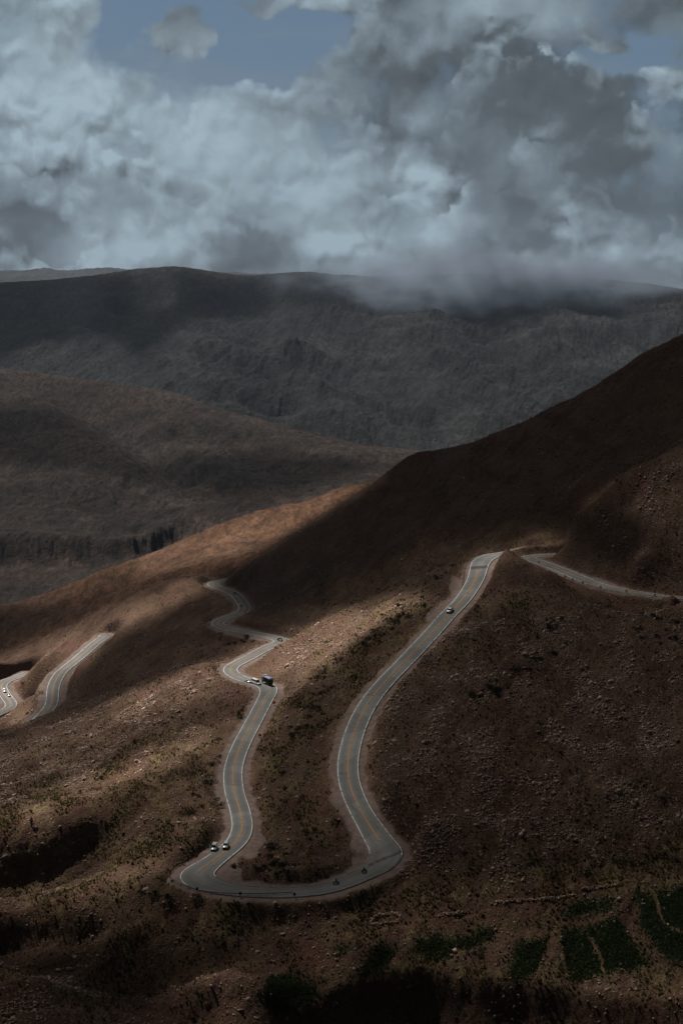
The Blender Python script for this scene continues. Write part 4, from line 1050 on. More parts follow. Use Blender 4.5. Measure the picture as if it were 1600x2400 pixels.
# ------------------------------------------------------------------ shrubs, each its own object
def shrub_proto(i):
    r = np.random.default_rng(100 + i); L = r.integers(4, 8); cen = np.stack([r.normal(0, .42, L), r.normal(0, .42, L), r.uniform(.22, .62, L)], -1); rad = r.uniform(.28, .5, L)
    n = 300; c = r.integers(0, L, n); d = r.normal(size=(n, 3)); d /= np.linalg.norm(d, axis=1)[:, None]
    p = cen[c] + d * (rad[c] * r.uniform(.55, 1.08, n))[:, None]; p[:, 2] = np.maximum(p[:, 2], .02)
    a = r.normal(size=(n, 3)); a /= np.linalg.norm(a, axis=1)[:, None]; b = np.cross(a, d); b /= np.linalg.norm(b, axis=1)[:, None] + 1e-9
    w = r.uniform(.05, .11, n)[:, None]; V = np.stack([p - a * w, p + b * w * .7, p + a * w, p - b * w * .7], 1).reshape(-1, 3)
    # twiggy stems from the ground to each clump, inside the same surface
    me = mesh_np('shrub', V, np.arange(n * 4).reshape(-1, 4), dict(tone=np.repeat(r.beta(1.3, 2.2, n), 4))); me.materials.append(M_LEAF); me.materials.append(M_SCRUB)
    return me


def stem_proto(i):
    r = np.random.default_rng(300 + i); V = []; F = []
    for k in range(5):
        tip = np.array([r.normal(0, .35), r.normal(0, .35), r.uniform(.3, .6)]); b = len(V)
        for q, (c, w) in enumerate(((np.zeros(3), .035), (tip, .012))):
            for a_ in range(3): V.append(c + np.array([math.cos(a_ * 2.1), math.sin(a_ * 2.1), -.05 * (1 - q)]) * w)
        F += [(b, b + 1, b + 4, b + 3), (b + 1, b + 2, b + 5, b + 4), (b + 2, b, b + 3, b + 5)]
    me = mesh_np('stem', np.array(V), np.array(F)); me.materials.append(M_WOOD); return me


SHR = [(shrub_proto(i), stem_proto(i)) for i in range(6)]
SHZ = [  # polyline in the photograph, how many, spread (px), size range (m), label, group
    ([(700, 1720), (740, 1640), (770, 1580), (860, 1510), (925, 1460), (960, 1420)], 46, 15, (1.1, 2.3), 'dark shrub on the bank below the left verge of the upper road', 'dark shrubs below the upper road'),
    ([(975, 1392), (1005, 1378), (1040, 1350), (1068, 1330)], 8, 5, (1.0, 2.0), 'dark shrub on the pale ground left of the upper bend', 'shrubs left of the upper bend'),
    ([(440, 1900), (490, 1880), (515, 1790), (540, 1720), (575, 1660), (560, 1700)], 30, 14, (1.0, 2.2), 'dark shrub on the bank left of the lower road', 'shrubs left of the lower road'),
    ([(590, 2020), (650, 2000), (600, 2045), (680, 2040), (560, 2030)], 22, 14, (.9, 1.9), 'dark shrub inside the lower hairpin', 'shrubs inside the lower hairpin'),
    ([(800, 1900), (770, 1960), (740, 2000), (700, 1900), (640, 1800), (660, 1720)], 22, 20, (.8, 1.7), 'dark shrub on the strip between the two long roads', 'shrubs between the two roads'),
    ([(862, 1740), (862, 1790), (868, 1830)], 7, 5, (.9, 1.6), 'yellow green shrub at the foot of the bank right of the upper road', 'yellow shrubs right of the upper road'),
    ([(1100, 1392), (1140, 1380), (1080, 1430), (1130, 1365)], 14, 9, (.9, 1.8), 'dark shrub on the knoll below the upper bend', 'shrubs on the knoll'),
    ([(1310, 1432), (1290, 1480), (1250, 1550), (1180, 1600), (1120, 1640), (1330, 1510)], 34, 12, (.9, 2.1), 'dark shrub in the diagonal gully across the right slope', 'shrubs in the gully on the right slope'),
    ([(1460, 1450), (1520, 1470), (1590, 1440), (1590, 1520), (1500, 1500)], 20, 22, (.9, 1.9), 'dark shrub high on the right slope under the guardrail road', 'shrubs under the right road'),
    ([(1100, 1930), (1250, 1960), (1400, 1900), (1560, 1850), (1560, 2000), (1350, 2010), (1150, 2010)], 30, 24, (.7, 1.5), 'dark shrub on the lower right grassy slope', 'shrubs on the lower right slope'),
    ([(330, 2090), (400, 2110), (480, 2112), (560, 2115), (620, 2110)], 16, 12, (.9, 2.0), 'dark shrub just below the lower hairpin guardrail', 'shrubs below the lower guardrail'),
    ([(310, 1745), (230, 1820), (345, 1710), (455, 1660), (380, 1725)], 8, 6, (.9, 1.7), 'dark shrub alone on the lit left slope', 'lone shrubs on the left slope'),
    ([(500, 1490), (540, 1495), (600, 1505), (620, 1500), (470, 1520)], 12, 8, (1.0, 2.0), 'dark shrub beside the shaded middle road bends', 'shrubs by the middle bends'),
    ([(90, 1590), (100, 1640), (70, 1690), (190, 1545), (60, 1660)], 12, 10, (1.2, 2.4), 'dark shrub beside the roads at far left', 'shrubs by the far left roads')]
si = 0
for L, n, sp_, (s0, s1), lab, grp in SHZ:
    L = np.array(L, float); d = np.r_[0, np.cumsum(np.hypot(*np.diff(L, axis=0).T))]; tpos = rng.uniform(0, d[-1], n)
    qx = np.interp(tpos, d, L[:, 0]) + rng.normal(0, sp_, n); qy = np.interp(tpos, d, L[:, 1]) + rng.normal(0, sp_ * .8, n)
    H = hit(qx, qy); bd = lookup(BD, H[:, 0], H[:, 1])
    for (hx, hy, hz_), b_ in zip(H, bd):
        if b_ < 3.0: continue
        me, st = SHR[si % 6]; si += 1
        o = link('shrub', me); o.location = (hx, hy, hz_ - .05); k = 1.25 * rng.uniform(s0, s1); o.scale = (k, k * rng.uniform(.8, 1.1), k * rng.uniform(.6, .85)); o.rotation_euler = (0, 0, rng.uniform(0, 6.28))
        if 'yellow' in lab: o.material_slots[0].link = 'OBJECT'; o.material_slots[0].material = M_SCRUB
        set_props(o, lab, 'shrub', grp); link('stem', st, o)

# ------------------------------------------------------------------ boulders
BOUL = [(1252, 1838, 2.3, 'largest pale flat boulder alone on the right slope'), (1320, 1708, 1.9, 'pale boulder above the boulder line on the right slope'), (1382, 1700, 1.6, 'tall reddish boulder high on the right slope'),
        (1378, 1884, 1.5, 'pale boulder low on the right slope'), (1408, 1511, 1.9, 'long pale slab near the bare pink patch'), (1228, 1567, 1.5, 'pale slab beside the diagonal gully'),
        (788, 2238, 1.2, 'white rock on the terrace edge left of the plots'), (334, 1652, 1.2, 'dark boulder on the lit slope above the lower road')]
BLINE = [(1090, 1800), (1110, 1788), (1130, 1779), (1150, 1776), (1168, 1762), (1186, 1753), (1204, 1740), (1226, 1732), (1262, 1716), (1275, 1705), (1060, 1812), (1020, 1822), (1140, 1800), (1180, 1775)]


def boulder(px, py, s, lab, grp=None, tone=.75):
    p = hit(px, py)[0]; r = np.random.default_rng(int(px * 7 + py)); V = []; n = 26
    d = r.normal(size=(n, 3)); d /= np.linalg.norm(d, axis=1)[:, None]; V = d * np.array([s * .62, s * .42, s * .34]) * r.uniform(.8, 1.1, (n, 1))
    import bmesh
    bm = bmesh.new(); vs = [bm.verts.new(v) for v in V]; bmesh.ops.convex_hull(bm, input=vs); bmesh.ops.delete(bm, geom=[v for v in bm.verts if not v.link_faces], context='VERTS')
    me = bpy.data.meshes.new('boulder'); bm.to_mesh(me); bm.free(); at = me.attributes.new('tone', 'FLOAT', 'POINT'); at.data.foreach_set('value', np.full(len(me.vertices), tone, np.float32))
    o = link('boulder', me, None, M_ROCK); o.location = (p[0], p[1], p[2] + s * .12); o.rotation_euler = (r.uniform(-.3, .3), .2, .5); set_props(o, lab, 'boulder', grp)


for b_ in BOUL: boulder(*b_, tone=.05 if 'dark' in b_[3] else .8)
for px, py in BLINE: boulder(px, py, rng.uniform(.9, 1.7), 'pale angular boulder in the diagonal boulder line across the right slope', 'boulder line on the right slope', .7)

# ------------------------------------------------------------------ builders for the small made things
def empty(name, loc, rz, label, cat, group=None):
    o = bpy.data.objects.new(name, None); sc.collection.objects.link(o); o.location = loc; o.rotation_euler = (0, 0, rz)
    return set_props(o, label, cat, group)


class MB:
    def __init__(s): s.v = []; s.f = []
    def poly(s, V, F):
        b = len(s.v); s.v += [tuple(map(float, v)) for v in V]; s.f += [tuple(b + i for i in f) for f in F]; return s
    def box(s, c, d, rz=0.0, ry=0.0):
        c = np.array(c, float); V = []
        for z in (-.5, .5):
            for y in (-.5, .5):
                for x in (-.5, .5):
                    q = np.array([x * d[0], y * d[1], z * d[2]])
                    q = np.array([q[0] * math.cos(ry) + q[2] * math.sin(ry), q[1], -q[0] * math.sin(ry) + q[2] * math.cos(ry)])
                    V.append(c + [q[0] * math.cos(rz) - q[1] * math.sin(rz), q[0] * math.sin(rz) + q[1] * math.cos(rz), q[2]])
        return s.poly(V, [(0, 2, 3, 1), (4, 5, 7, 6), (0, 1, 5, 4), (2, 6, 7, 3), (0, 4, 6, 2), (1, 3, 7, 5)])
    def tube(s, a, b, r0, r1=None, n=10):
        a, b = np.array(a, float), np.array(b, float); r1 = r0 if r1 is None else r1; d = b - a; d /= np.linalg.norm(d)
        u = np.cross(d, [0, 0, 1] if abs(d[2]) < .9 else [1, 0, 0]); u /= np.linalg.norm(u); w = np.cross(d, u)
        V = [c + r * (math.cos(k * 2 * math.pi / n) * u + math.sin(k * 2 * math.pi / n) * w) for c, r in ((a, r0), (b, r1)) for k in range(n)]
        return s.poly(V, [(k, (k + 1) % n, n + (k + 1) % n, n + k) for k in range(n)] + [tuple(range(n - 1, -1, -1)), tuple(range(n, 2 * n))])
    def ring(s, c, r, t, w, n=20):
        """wheel ring about the Y axis: outer radius r, thickness t, width w"""
        V = []
        for k in range(n):
            a = 2 * math.pi * k / n
            for rr, yy in ((r, -w / 2), (r, w / 2), (r - t, w / 2), (r - t, -w / 2)): V.append((c[0] + rr * math.cos(a), c[1] + yy, c[2] + rr * math.sin(a)))
        return s.poly(V, [(4 * k + j, 4 * ((k + 1) % n) + j, 4 * ((k + 1) % n) + (j + 1) % 4, 4 * k + (j + 1) % 4) for k in range(n) for j in range(4)])
    def loft(s, secs):
        """sections of equal point count, capped"""
        n = len(secs[0]); V = [p for q in secs for p in q]
        F = [(i * n + j, i * n + (j + 1) % n, (i + 1) * n + (j + 1) % n, (i + 1) * n + j) for i in range(len(secs) - 1) for j in range(n)]
        return s.poly(V, F + [tuple(range(n - 1, -1, -1)), tuple((len(secs) - 1) * n + j for j in range(n))])
    def build(s, name, mat, parent=None, bev=0.0, smooth_=False):
        me = bpy.data.meshes.new(name); me.from_pydata(s.v, [], s.f); me.update()
        import bmesh
        bm = bmesh.new(); bm.from_mesh(me)
        if bev: bmesh.ops.bevel(bm, geom=bm.edges[:], offset=bev, segments=2, affect='EDGES', clamp_overlap=True)
        bmesh.ops.recalc_face_normals(bm, faces=bm.faces[:]); bm.to_mesh(me); bm.free()
        return link(name, me, parent, mat, smooth_)


M_GALV = simple('galvanised_steel', (.16, .16, .16), .5, .6); M_BLACK = simple('black_panel', (.012, .012, .012), .6); M_SYEL = simple('sign_yellow', (.75, .66, .04), .45)
M_ORANGE = simple('sign_orange', (.75, .09, .02), .45); M_SPOST = simple('sign_post_wood', (.10, .09, .08), .8)
M_TYRE = simple('tyre_rubber', (.015, .015, .016), .85); M_RIM = simple('wheel_rim', (.3, .31, .32), .35, .8)
M_GLASS = simple('tinted_glass', (.012, .016, .02), .08, 0, .6); M_LAMP = simple('lamp_lens', (.7, .72, .74), .12, 0, .6); M_TAIL = simple('tail_lens', (.35, .01, .008), .2, 0, .5)
M_CWHITE = simple('white_car_paint', (.80, .81, .82), .25, 0, .5, .04, coat=.6); M_CSILVER = simple('silver_car_paint', (.50, .53, .55), .28, .25, .5, .05, coat=.6)
M_CDARK = simple('dark_car_paint', (.035, .037, .042), .25, .2, .5, .1, coat=.6); M_CBLUE = simple('pale_blue_grey_paint', (.42, .47, .50), .28, .3, .5, .05, coat=.6)
M_PLAST = simple('dark_bumper_plastic', (.025, .025, .026), .6)


# ---- guardrails
def guardrail(pts, z, label, inst):
    P = resample([[*pz(a, b, z if np.isscalar(z) else z[i])] for i, (a, b) in enumerate(pts)], 1.0)
    P[:, 2] = ground(P[:, 0], P[:, 1]) + .0
    P[:, 2] = gsm(P, 3.0, (2,))[:, 2] if len(P) > 12 else P[:, 2]
    T = np.gradient(P[:, :2], axis=0); T /= np.linalg.norm(T, axis=1)[:, None]; n = np.stack([T[:, 1], -T[:, 0]], 1)
    c = P[len(P) // 2].copy(); root = empty('guardrail', c, 0, label, 'guardrail', inst)
    prof = [(-.03, .48), (.04, .54), (.0, .62), (.05, .70), (-.03, .78), (-.05, .78), (-.02, .62), (-.05, .48)]
    secs = [[(P[i, 0] + n[i, 0] * a - c[0], P[i, 1] + n[i, 1] * a - c[1], P[i, 2] + h - c[2]) for a, h in prof] for i in range(0, len(P), 2)]
    MB().loft(secs).build('beam', M_GALV, root)
    for i in range(0, len(P), 4):
        MB().box((P[i, 0] - n[i, 0] * .14 - c[0], P[i, 1] - n[i, 1] * .14 - c[1], P[i, 2] + .22 - c[2]), (.15, .15, 1.05), math.atan2(T[i, 1], T[i, 0])).build('post', M_GALV, root)


guardrail([(463, 2005), (444, 2012), (428, 2021), (410, 2030), (399, 2040), (394, 2051), (400, 2063), (420, 2076), (445, 2087), (480, 2096), (520, 2101), (570, 2104), (630, 2106), (700, 2106)], -190.3, 'long steel guardrail curving round the outside of the lower hairpin', None)
guardrail([(1083, 1364), (1086, 1350), (1088, 1334), (1093, 1321), (1106, 1311), (1128, 1302), (1155, 1295), (1185, 1291)], -144.6, 'steel guardrail round the outside of the upper bend', None)
guardrail([(1375, 1371), (1400, 1379), (1440, 1388), (1500, 1397), (1560, 1404), (1620, 1411)], -140.1, 'steel guardrail along the lower edge of the road at the right edge of the photo', None)


# ---- signs
def chevron(px, py, z, label, group, back=False, flip=False, rz=None, on_ground=True):
    p = pz(px, py + 6, z); p = hit(px, py + 5)[0] if on_ground else p
    az = math.atan2(p[0], p[1]); r = empty('chevron_sign', (p[0], p[1], p[2] - .05), (-az if rz is None else rz) + (math.pi if back else 0), label, 'road sign', group)
    MB().box((0, .05, .75), (.09, .09, 1.5)).build('post', M_SPOST, r)
    pn = MB().box((0, 0, 1.35), (.72, .03, .92)).build('panel', M_BLACK, r)
    s = -1 if flip else 1
    V = [(-.22 * s, y, 1.72) for y in (-.022, -.03)]
    o = [(-.24, .36), (.02, .36), (.26, 0), (.02, -.36), (-.24, -.36), (.0, 0)]
    V = [(a * s, y, 1.35 + b) for y in (-.020, -.032) for a, b in o]
    MB().poly(V, [(0, 1, 2, 5), (5, 2, 3, 4), (6, 11, 8, 7), (11, 10, 9, 8)] + [(i, (i + 1) % 6, 6 + (i + 1) % 6, 6 + i) for i in range(6)]).build('chevron_mark', M_SYEL, pn)


for px, py, nm, fl in ((428, 2019, 'nearest the parked cars', False), (393, 2043, 'at the leftmost point of the hairpin', False), (403, 2070, 'where the guardrail turns along the bottom', False)):
    chevron(px, py, -190, 'chevron sign on the lower hairpin guardrail, ' + nm, 'chevron signs at the lower hairpin', flip=fl)
for px, py, nm in ((462, 2088, 'leftmost'), (563, 2099, 'middle'), (690, 2101, 'rightmost')):
    chevron(px, py, -190, 'dark sign back along the bottom guardrail, ' + nm + ' of three', 'sign backs at the lower hairpin', back=True)
for k, (px, py) in enumerate(((1324, 1352), (1341, 1359), (1365, 1367), (1407, 1378), (1467, 1387), (1534, 1396))):
    chevron(px, py, -140, ('first', 'second', 'third', 'fourth', 'fifth', 'sixth')[k] + ' from the left of the six chevron signs along the right road', 'chevron signs along the right road')
for px, py, nm in ((1126, 1296, 'left'), (1161, 1291, 'right')): chevron(px, py, -144, 'yellow chevron sign above the upper bend guardrail, ' + nm + ' of the two', 'chevron signs at the upper bend')
for px, py, nm in ((513, 1562, 'upper'), (511, 1575, 'lower')): chevron(px, py, -195, 'yellow chevron sign at the bend beyond the truck, ' + nm + ' of the two', 'chevron signs at the truck bend')
for px, py, nm in ((491, 1455, 'upper'), (489, 1463, 'lower')): chevron(px, py, -199, 'yellow chevron sign at the shaded middle bend, ' + nm + ' of the two', 'chevron signs at the shaded bend')


def orange_sign(px, py, label):
    p = hit(px, py)[0]; r = empty('warning_sign', (p[0], p[1], p[2] - .05), -math.atan2(p[0], p[1]) + .15, label, 'road sign', 'orange roadworks signs')
    for x in (-.35, .35): MB().box((x, .06, .55), (.07, .07, 1.2)).build('post', M_SPOST, r)
    pn = MB().box((0, 0, 1.25), (1.25, .04, 1.15)).build('panel', M_ORANGE, r)
    MB().box((0, -.03, 1.28), (.5, .02, .12)).box((.12, -.03, 1.1), (.12, .02, .3)).build('symbol', M_BLACK, pn)


orange_sign(642, 1653, 'orange roadworks sign on the right verge just below the truck'); orange_sign(609, 1730, 'orange roadworks sign on the right verge halfway down the lower road')
for px, py, nm in ((1262, 1327, 'small dark round sign on a post in front of the right hairpin road'), (1279, 1304, 'small dark round sign on a post at the far side of the right hairpin')):
    p = hit(px, py)[0]; r = empty('road_sign', p, -math.atan2(p[0], p[1]), nm, 'road sign')
    MB().tube((0, 0, -.1), (0, 0, 2.0), .05).build('post', M_SPOST, r); MB().tube((0, -.04, 1.95), (0, -.07, 1.95), .42, n=8).build('panel', simple('dark_sign_back', (.10, .03, .025), .6), r)


# ---- vehicles: X forwards, wheels on z = 0
def wheel(root, x, y, r=.33, w=.22):
    wh = MB().ring((0, 0, 0), r, r * .38, w).build('wheel', M_TYRE, root); wh.location = (x, y, r)
    MB().tube((0, -w * .42, 0), (0, w * .42, 0), r * .62, n=14).build('rim', M_RIM, wh)


def body_sec(x, hw, z0, z1, k=.82):
    return [(x, -hw, z0 + .08), (x, -hw * .9, z0), (x, hw * .9, z0), (x, hw, z0 + .08), (x, hw, z0 + (z1 - z0) * .62), (x, hw * k, z1), (x, -hw * k, z1), (x, -hw, z0 + (z1 - z0) * .62)]


def make_car(kind, paint, label, group=None, low=None):
    root = empty(kind, (0, 0, 0), 0, label, {'delivery_van': 'van', 'pickup_truck': 'pickup', 'minibus': 'minibus'}.get(kind, 'car'), group)
    low = low or M_PLAST
    if kind == 'minibus': L, W, H, hood, wr, nose, base = 6.2, 1.02, 2.55, 1.25, .36, 1.22, 1.35
    elif kind == 'delivery_van': L, W, H, hood, wr, nose, base = 4.5, .90, 1.95, 1.05, .33, 1.05, 1.1
    elif kind == 'pickup_truck': L, W, H, hood, wr, nose, base = 5.2, .93, 1.80, 1.35, .38, 1.12, 1.1
    elif kind == 'suv': L, W, H, hood, wr, nose, base = 4.5, .91, 1.72, 1.10, .36, 1.02, 1.05
    else: L, W, H, hood, wr, nose, base = 4.3, .86, 1.46, 1.15, .31, .90, .92
    f = L / 2
    S = [body_sec(f, W * .80, .38, nose - .22), body_sec(f - .12, W * .93, .30, nose - .10), body_sec(f - .5, W * .99, .26, nose - .02), body_sec(f - hood, W, .26, nose + .08)]
    S += [body_sec(0, W, .26, base + .02, .90), body_sec(-f + .55, W, .26, base + (.0 if kind != 'car' else .02), .90), body_sec(-f + .1, W * .95, .30, base - .04), body_sec(-f, W * .86, .38, base - .16)]
    body = MB().loft(S).build('body', paint, root, .02, True)
    # greenhouse
    cf = f - hood + .05
    cr = -f + (.12 if kind in ('minibus', 'delivery_van', 'suv') else .75 if kind == 'car' else 1.95)
    rk = {'minibus': .55, 'delivery_van': .6, 'pickup_truck': .5, 'suv': .62, 'car': .75}[kind]; rb = {'minibus': .08, 'delivery_van': .12, 'pickup_truck': .1, 'suv': .3, 'car': .6}[kind]
    wt = W * .80; zt = H
    lo = [(cf, -W * .86), (cf, W * .86), (cr, W * .90), (cr, -W * .90)]; hi = [(cf - rk, -wt), (cf - rk, wt), (cr + rb, wt), (cr + rb, -wt)]
    zb = base - .04
    V = [(a, b, zb) for a, b in lo] + [(a, b, zt - .06) for a, b in hi] + [(a * .97 + (cr + cf) * .015, b * .90, zt) for a, b in hi]
    MB().poly(V, [(0, 3, 2, 1), (0, 1, 5, 4), (1, 2, 6, 5), (2, 3, 7, 6), (3, 0, 4, 7), (4, 5, 9, 8), (5, 6, 10, 9), (6, 7, 11, 10), (7, 4, 8, 11), (8, 9, 10, 11)]).build('cabin', paint, root, .0)
    def lerp(p, q, t_): return tuple(p[i] + (q[i] - p[i]) * t_ for i in range(3))
    def pane(name, a, b, c, d, m0=.10, m1=.88, s0=.06, s1=.94, off=.012):
        A, B, C_, D = lerp(a, d, m0), lerp(b, c, m0), lerp(b, c, m1), lerp(a, d, m1)
        Q = [lerp(A, B, s0), lerp(A, B, s1), lerp(D, C_, s1), lerp(D, C_, s0)]
        nn = np.cross(np.subtract(Q[1], Q[0]), np.subtract(Q[3], Q[0])); nn = nn / np.linalg.norm(nn); cc = np.mean(Q, 0) - np.array([(cf + cr) / 2, 0, (zb + zt) / 2])
        if np.dot(nn, cc) < 0: nn = -nn
        V2 = [tuple(np.array(q) - nn * .01) for q in Q] + [tuple(np.array(q) + nn * off) for q in Q]
        MB().poly(V2, [(0, 1, 2, 3), (4, 5, 6, 7), (0, 1, 5, 4), (1, 2, 6, 5), (2, 3, 7, 6), (3, 0, 4, 7)]).build(name, M_GLASS, root)
    l = [(a, b, zb + .06) for a, b in lo]; h = [(a, b, zt - .07) for a, b in hi]
    pane('windscreen', l[0], l[1], h[1], h[0]); pane('rear_window', l[3], l[2], h[2], h[3], .3 if kind in ('delivery_van', 'minibus') else .15, .85)
    for (i, j) in ((0, 3), (1, 2)):
        if kind == 'pickup_truck' or kind == 'car' or kind == 'suv':
            pane('side_window', l[i], l[j], h[j], h[i], .12, .86, .08, .50); pane('side_window', l[i], l[j], h[j], h[i], .12, .86, .54, .92)
        else:
            pane('side_window', l[i], l[j], h[j], h[i], .28, .86, .10, .34); pane('side_window', l[i], l[j], h[j], h[i], .28, .86, .38, .66); pane('side_window', l[i], l[j], h[j], h[i], .28, .86, .70, .94)
    MB().box((f - .02, 0, .46), (.22, W * 1.72, .26)).build('bumper', low, root, .03); MB().box((-f + .02, 0, .46), (.2, W * 1.72, .24)).build('bumper', low, root, .03)
    MB().box((f - .03, 0, nose - .33), (.10, W * 1.0, .16)).build('grille', M_BLACK, root)
    for s in (-1, 1):
        MB().box((f - .09, s * W * .70, nose - .28), (.16, W * .34, .16)).build('headlight', M_LAMP, root, .02)
        MB().box((-f + .05, s * W * .80, base - .28), (.10, W * .18, .26)).build('tail_light', M_TAIL, root, .02)
        MB().box((cf - .25, s * (W + .10), base + .10), (.12, .18, .14)).build('mirror', M_PLAST, root, .02)
        for x in (f - .85, -f + .85): wheel(root, x, s * (W - .10), wr)
    if kind == 'pickup_truck':
        MB().box((-f + 1.0, 0, base + .02), (1.75, W * 1.6, .10)).box((-f + 1.0, W * .84, base + .12), (1.8, .07, .24)).box((-f + 1.0, -W * .84, base + .12), (1.8, .07, .24)).build('cargo_bed', M_PLAST, root)
    if kind == 'suv':
        for s in (-1, 1): MB().tube((cf - .8, s * wt * .9, zt + .06), (cr + .4, s * wt * .9, zt + .06), .025).build('roof_rail', M_PLAST, root)
    return root


def place(o, key, px, py, lane, head=0.0, fwd=1, off=None):
    """on a road: lane = metres right of the direction of travel along the stored line"""
    r = RD[key]; i = idx(key, px, py); p = r['P'][i]; n, t_ = r['n'][i], r['t'][i]
    j0, j1 = max(0, i - 3), min(len(r['w']) - 1, i + 3); sl = (r['P'][j1, 2] - r['P'][j0, 2]) / np.linalg.norm(r['P'][j1, :2] - r['P'][j0, :2])
    o.location = (p[0] + n[0] * lane, p[1] + n[1] * lane, p[2] + .07); rz = math.atan2(t_[1], t_[0]) + (0 if fwd > 0 else math.pi) + head
    o.rotation_euler = (0, -math.atan(sl) * fwd, rz); return o


def on_lane(o, key, px, py, fwd, dz=0.0, head=0.0):
    """put an object where the pixel meets the road surface"""
    r = RD[key]; i = idx(key, px, py); p = r['P'][i]; q = pz(px, py, p[2] - CZ + .07)
    o.location = q; t_ = r['t'][i]; j0, j1 = max(0, i - 3), min(len(r['w']) - 1, i + 3)
    sl = (r['P'][j1, 2] - r['P'][j0, 2]) / np.linalg.norm(r['P'][j1, :2] - r['P'][j0, :2])
    o.rotation_euler = (0, -math.atan(sl) * fwd, math.atan2(t_[1], t_[0]) + (0 if fwd > 0 else math.pi) + head); return o


# stored lines run downhill-to-camera first (upper road), then up the lower road away from the camera
on_lane(make_car('suv', M_CSILVER, 'silver suv with dark bumper driving down the lower road before the hairpin', None), 'main', 529, 1987, -1, head=.3)
van = make_car('delivery_van', M_CBLUE, 'pale silver van parked on the gravel verge beside the silver suv'); on_lane(van, 'main', 502, 1990, -1, head=.32)
van.location.z = float(ground([van.location.x], [van.location.y])[0]) + .02
on_lane(make_car('pickup_truck', M_CWHITE, 'white pickup with dark front driving down the upper road'), 'main', 1054, 1434, 1)
mb_ = on_lane(make_car('minibus', M_CWHITE, 'tall white minibus beside the truck on the lower road bend'), 'main', 600, 1604, -1); mb_.rotation_euler = (0, 0, math.radians(-52))
on_lane(make_car('car', M_CSILVER, 'small silver car following the white minibus'), 'main', 581, 1600, -1)
on_lane(make_car('car', M_CDARK, 'black car at the tip of the shaded middle bend'), 'main', 656, 1502, -1)
on_lane(make_car('car', M_CDARK, 'dark car high on the shaded far road'), 'main', 549, 1392, -1)
on_lane(make_car('car', M_CSILVER, 'silver car on the shaded far road below the dark car'), 'main', 563, 1419, -1)
on_lane(make_car('suv', M_CWHITE, 'white suv on the bend at the left edge of the photo'), 'valley', 10, 1621, 1)
on_lane(make_car('car', M_CSILVER, 'small grey car just in front of the white suv at the left edge'), 'valley', 20, 1631, 1)
on_lane(make_car('car', M_CWHITE, 'white car seen side on along the bottom road at the left edge'), 'valley', 43, 1703, 1)

# articulated truck with a tarpaulin trailer, driving away
tk = empty('truck', (0, 0, 0), 0, 'dark sided truck with blue tarpaulin roof and white cab fairing on the bend', 'truck')
M_TARP = simple('blue_tarpaulin', (.15, .21, .33), .45, 0, .5); M_TSIDE = simple('shaded_trailer_side', (.035, .026, .022), .6); M_CHAS = simple('truck_chassis', (.02, .02, .02), .7)  # backlit shade of the trailer sides is put into their dark brown
tr_ = MB().box((-1.1, 0, 2.15), (5.0, 2.5, 2.3)).build('cargo_box', M_TSIDE, tk, .03)
secs = [[(x, -1.27, 3.38), (x, -1.27, 3.46), (x, -.6, 3.60), (x, 0, 3.66 + .05 * math.sin(x * 2.1)), (x, .6, 3.60), (x, 1.27, 3.46), (x, 1.27, 3.38)] for x in np.linspace(-3.62, 1.42, 9)]
MB().loft(secs).build('tarpaulin', M_TARP, tr_)
MB().box((-3.63, 0, 3.22), (.08, 2.52, .5)).build('rear_header', simple('pale_header', (.5, .5, .5), .5), tr_); MB().box((1.44, 0, 2.2), (.08, 2.52, 2.4)).build('bulkhead', simple('pale_bulkhead', (.45, .43, .40), .5), tr_)
for s in (-1, 1):
    MB().box((-3.64, s * .61, 2.0), (.05, 1.15, 1.85)).build('rear_door', simple('rear_door_brown', (.05, .032, .025), .6), tr_)
    for x in np.linspace(-3.4, 1.2, 6): MB().box((x, s * 1.262, 2.2), (.08, .04, 2.1)).build('side_rib', M_CHAS, tr_)
    for x in (-2.7, -1.65): wheel(tk, x, s * 1.05, .5, .3)
    for x in (2.7,): wheel(tk, x, s * 1.05, .5, .3)
MB().box((-.2, 0, .85), (6.8, 1.0, .3)).box((-3.6, 0, .62), (.12, 2.3, .14)).build('chassis', M_CHAS, tk)
cb = MB().loft([[(x, -w_, z0), (x, w_, z0), (x, w_, z1), (x, -w_, z1)] for x, w_, z0, z1 in ((1.6, 1.2, .8, 2.9), (2.9, 1.22, .6, 2.95), (3.45, 1.18, .6, 2.2), (3.55, 1.1, .65, 1.8))]).build('cab', M_CDARK, tk, .04)
MB().box((3.24, 0, 2.5), (.06, 2.0, .72), 0, -.62).build('windscreen', M_GLASS, cb)
for s in (-1, 1): MB().box((2.4, s * 1.225, 2.3), (.95, .03, .65)).build('side_window', M_GLASS, cb)
MB().loft([[(x, -w_, 2.95), (x, w_, 2.95), (x, w_ * .9, z1), (x, -w_ * .9, z1)] for x, w_, z1 in ((1.52, 1.22, 4.05), (2.2, 1.22, 4.05), (2.8, 1.1, 3.6), (3.1, .95, 3.05))]).build('roof_fairing', M_CWHITE, tk, .05)
on_lane(tk, 'main', 626, 1603, 1); tk.rotation_euler = (0, 0, math.radians(124))
tk.location.z += .05


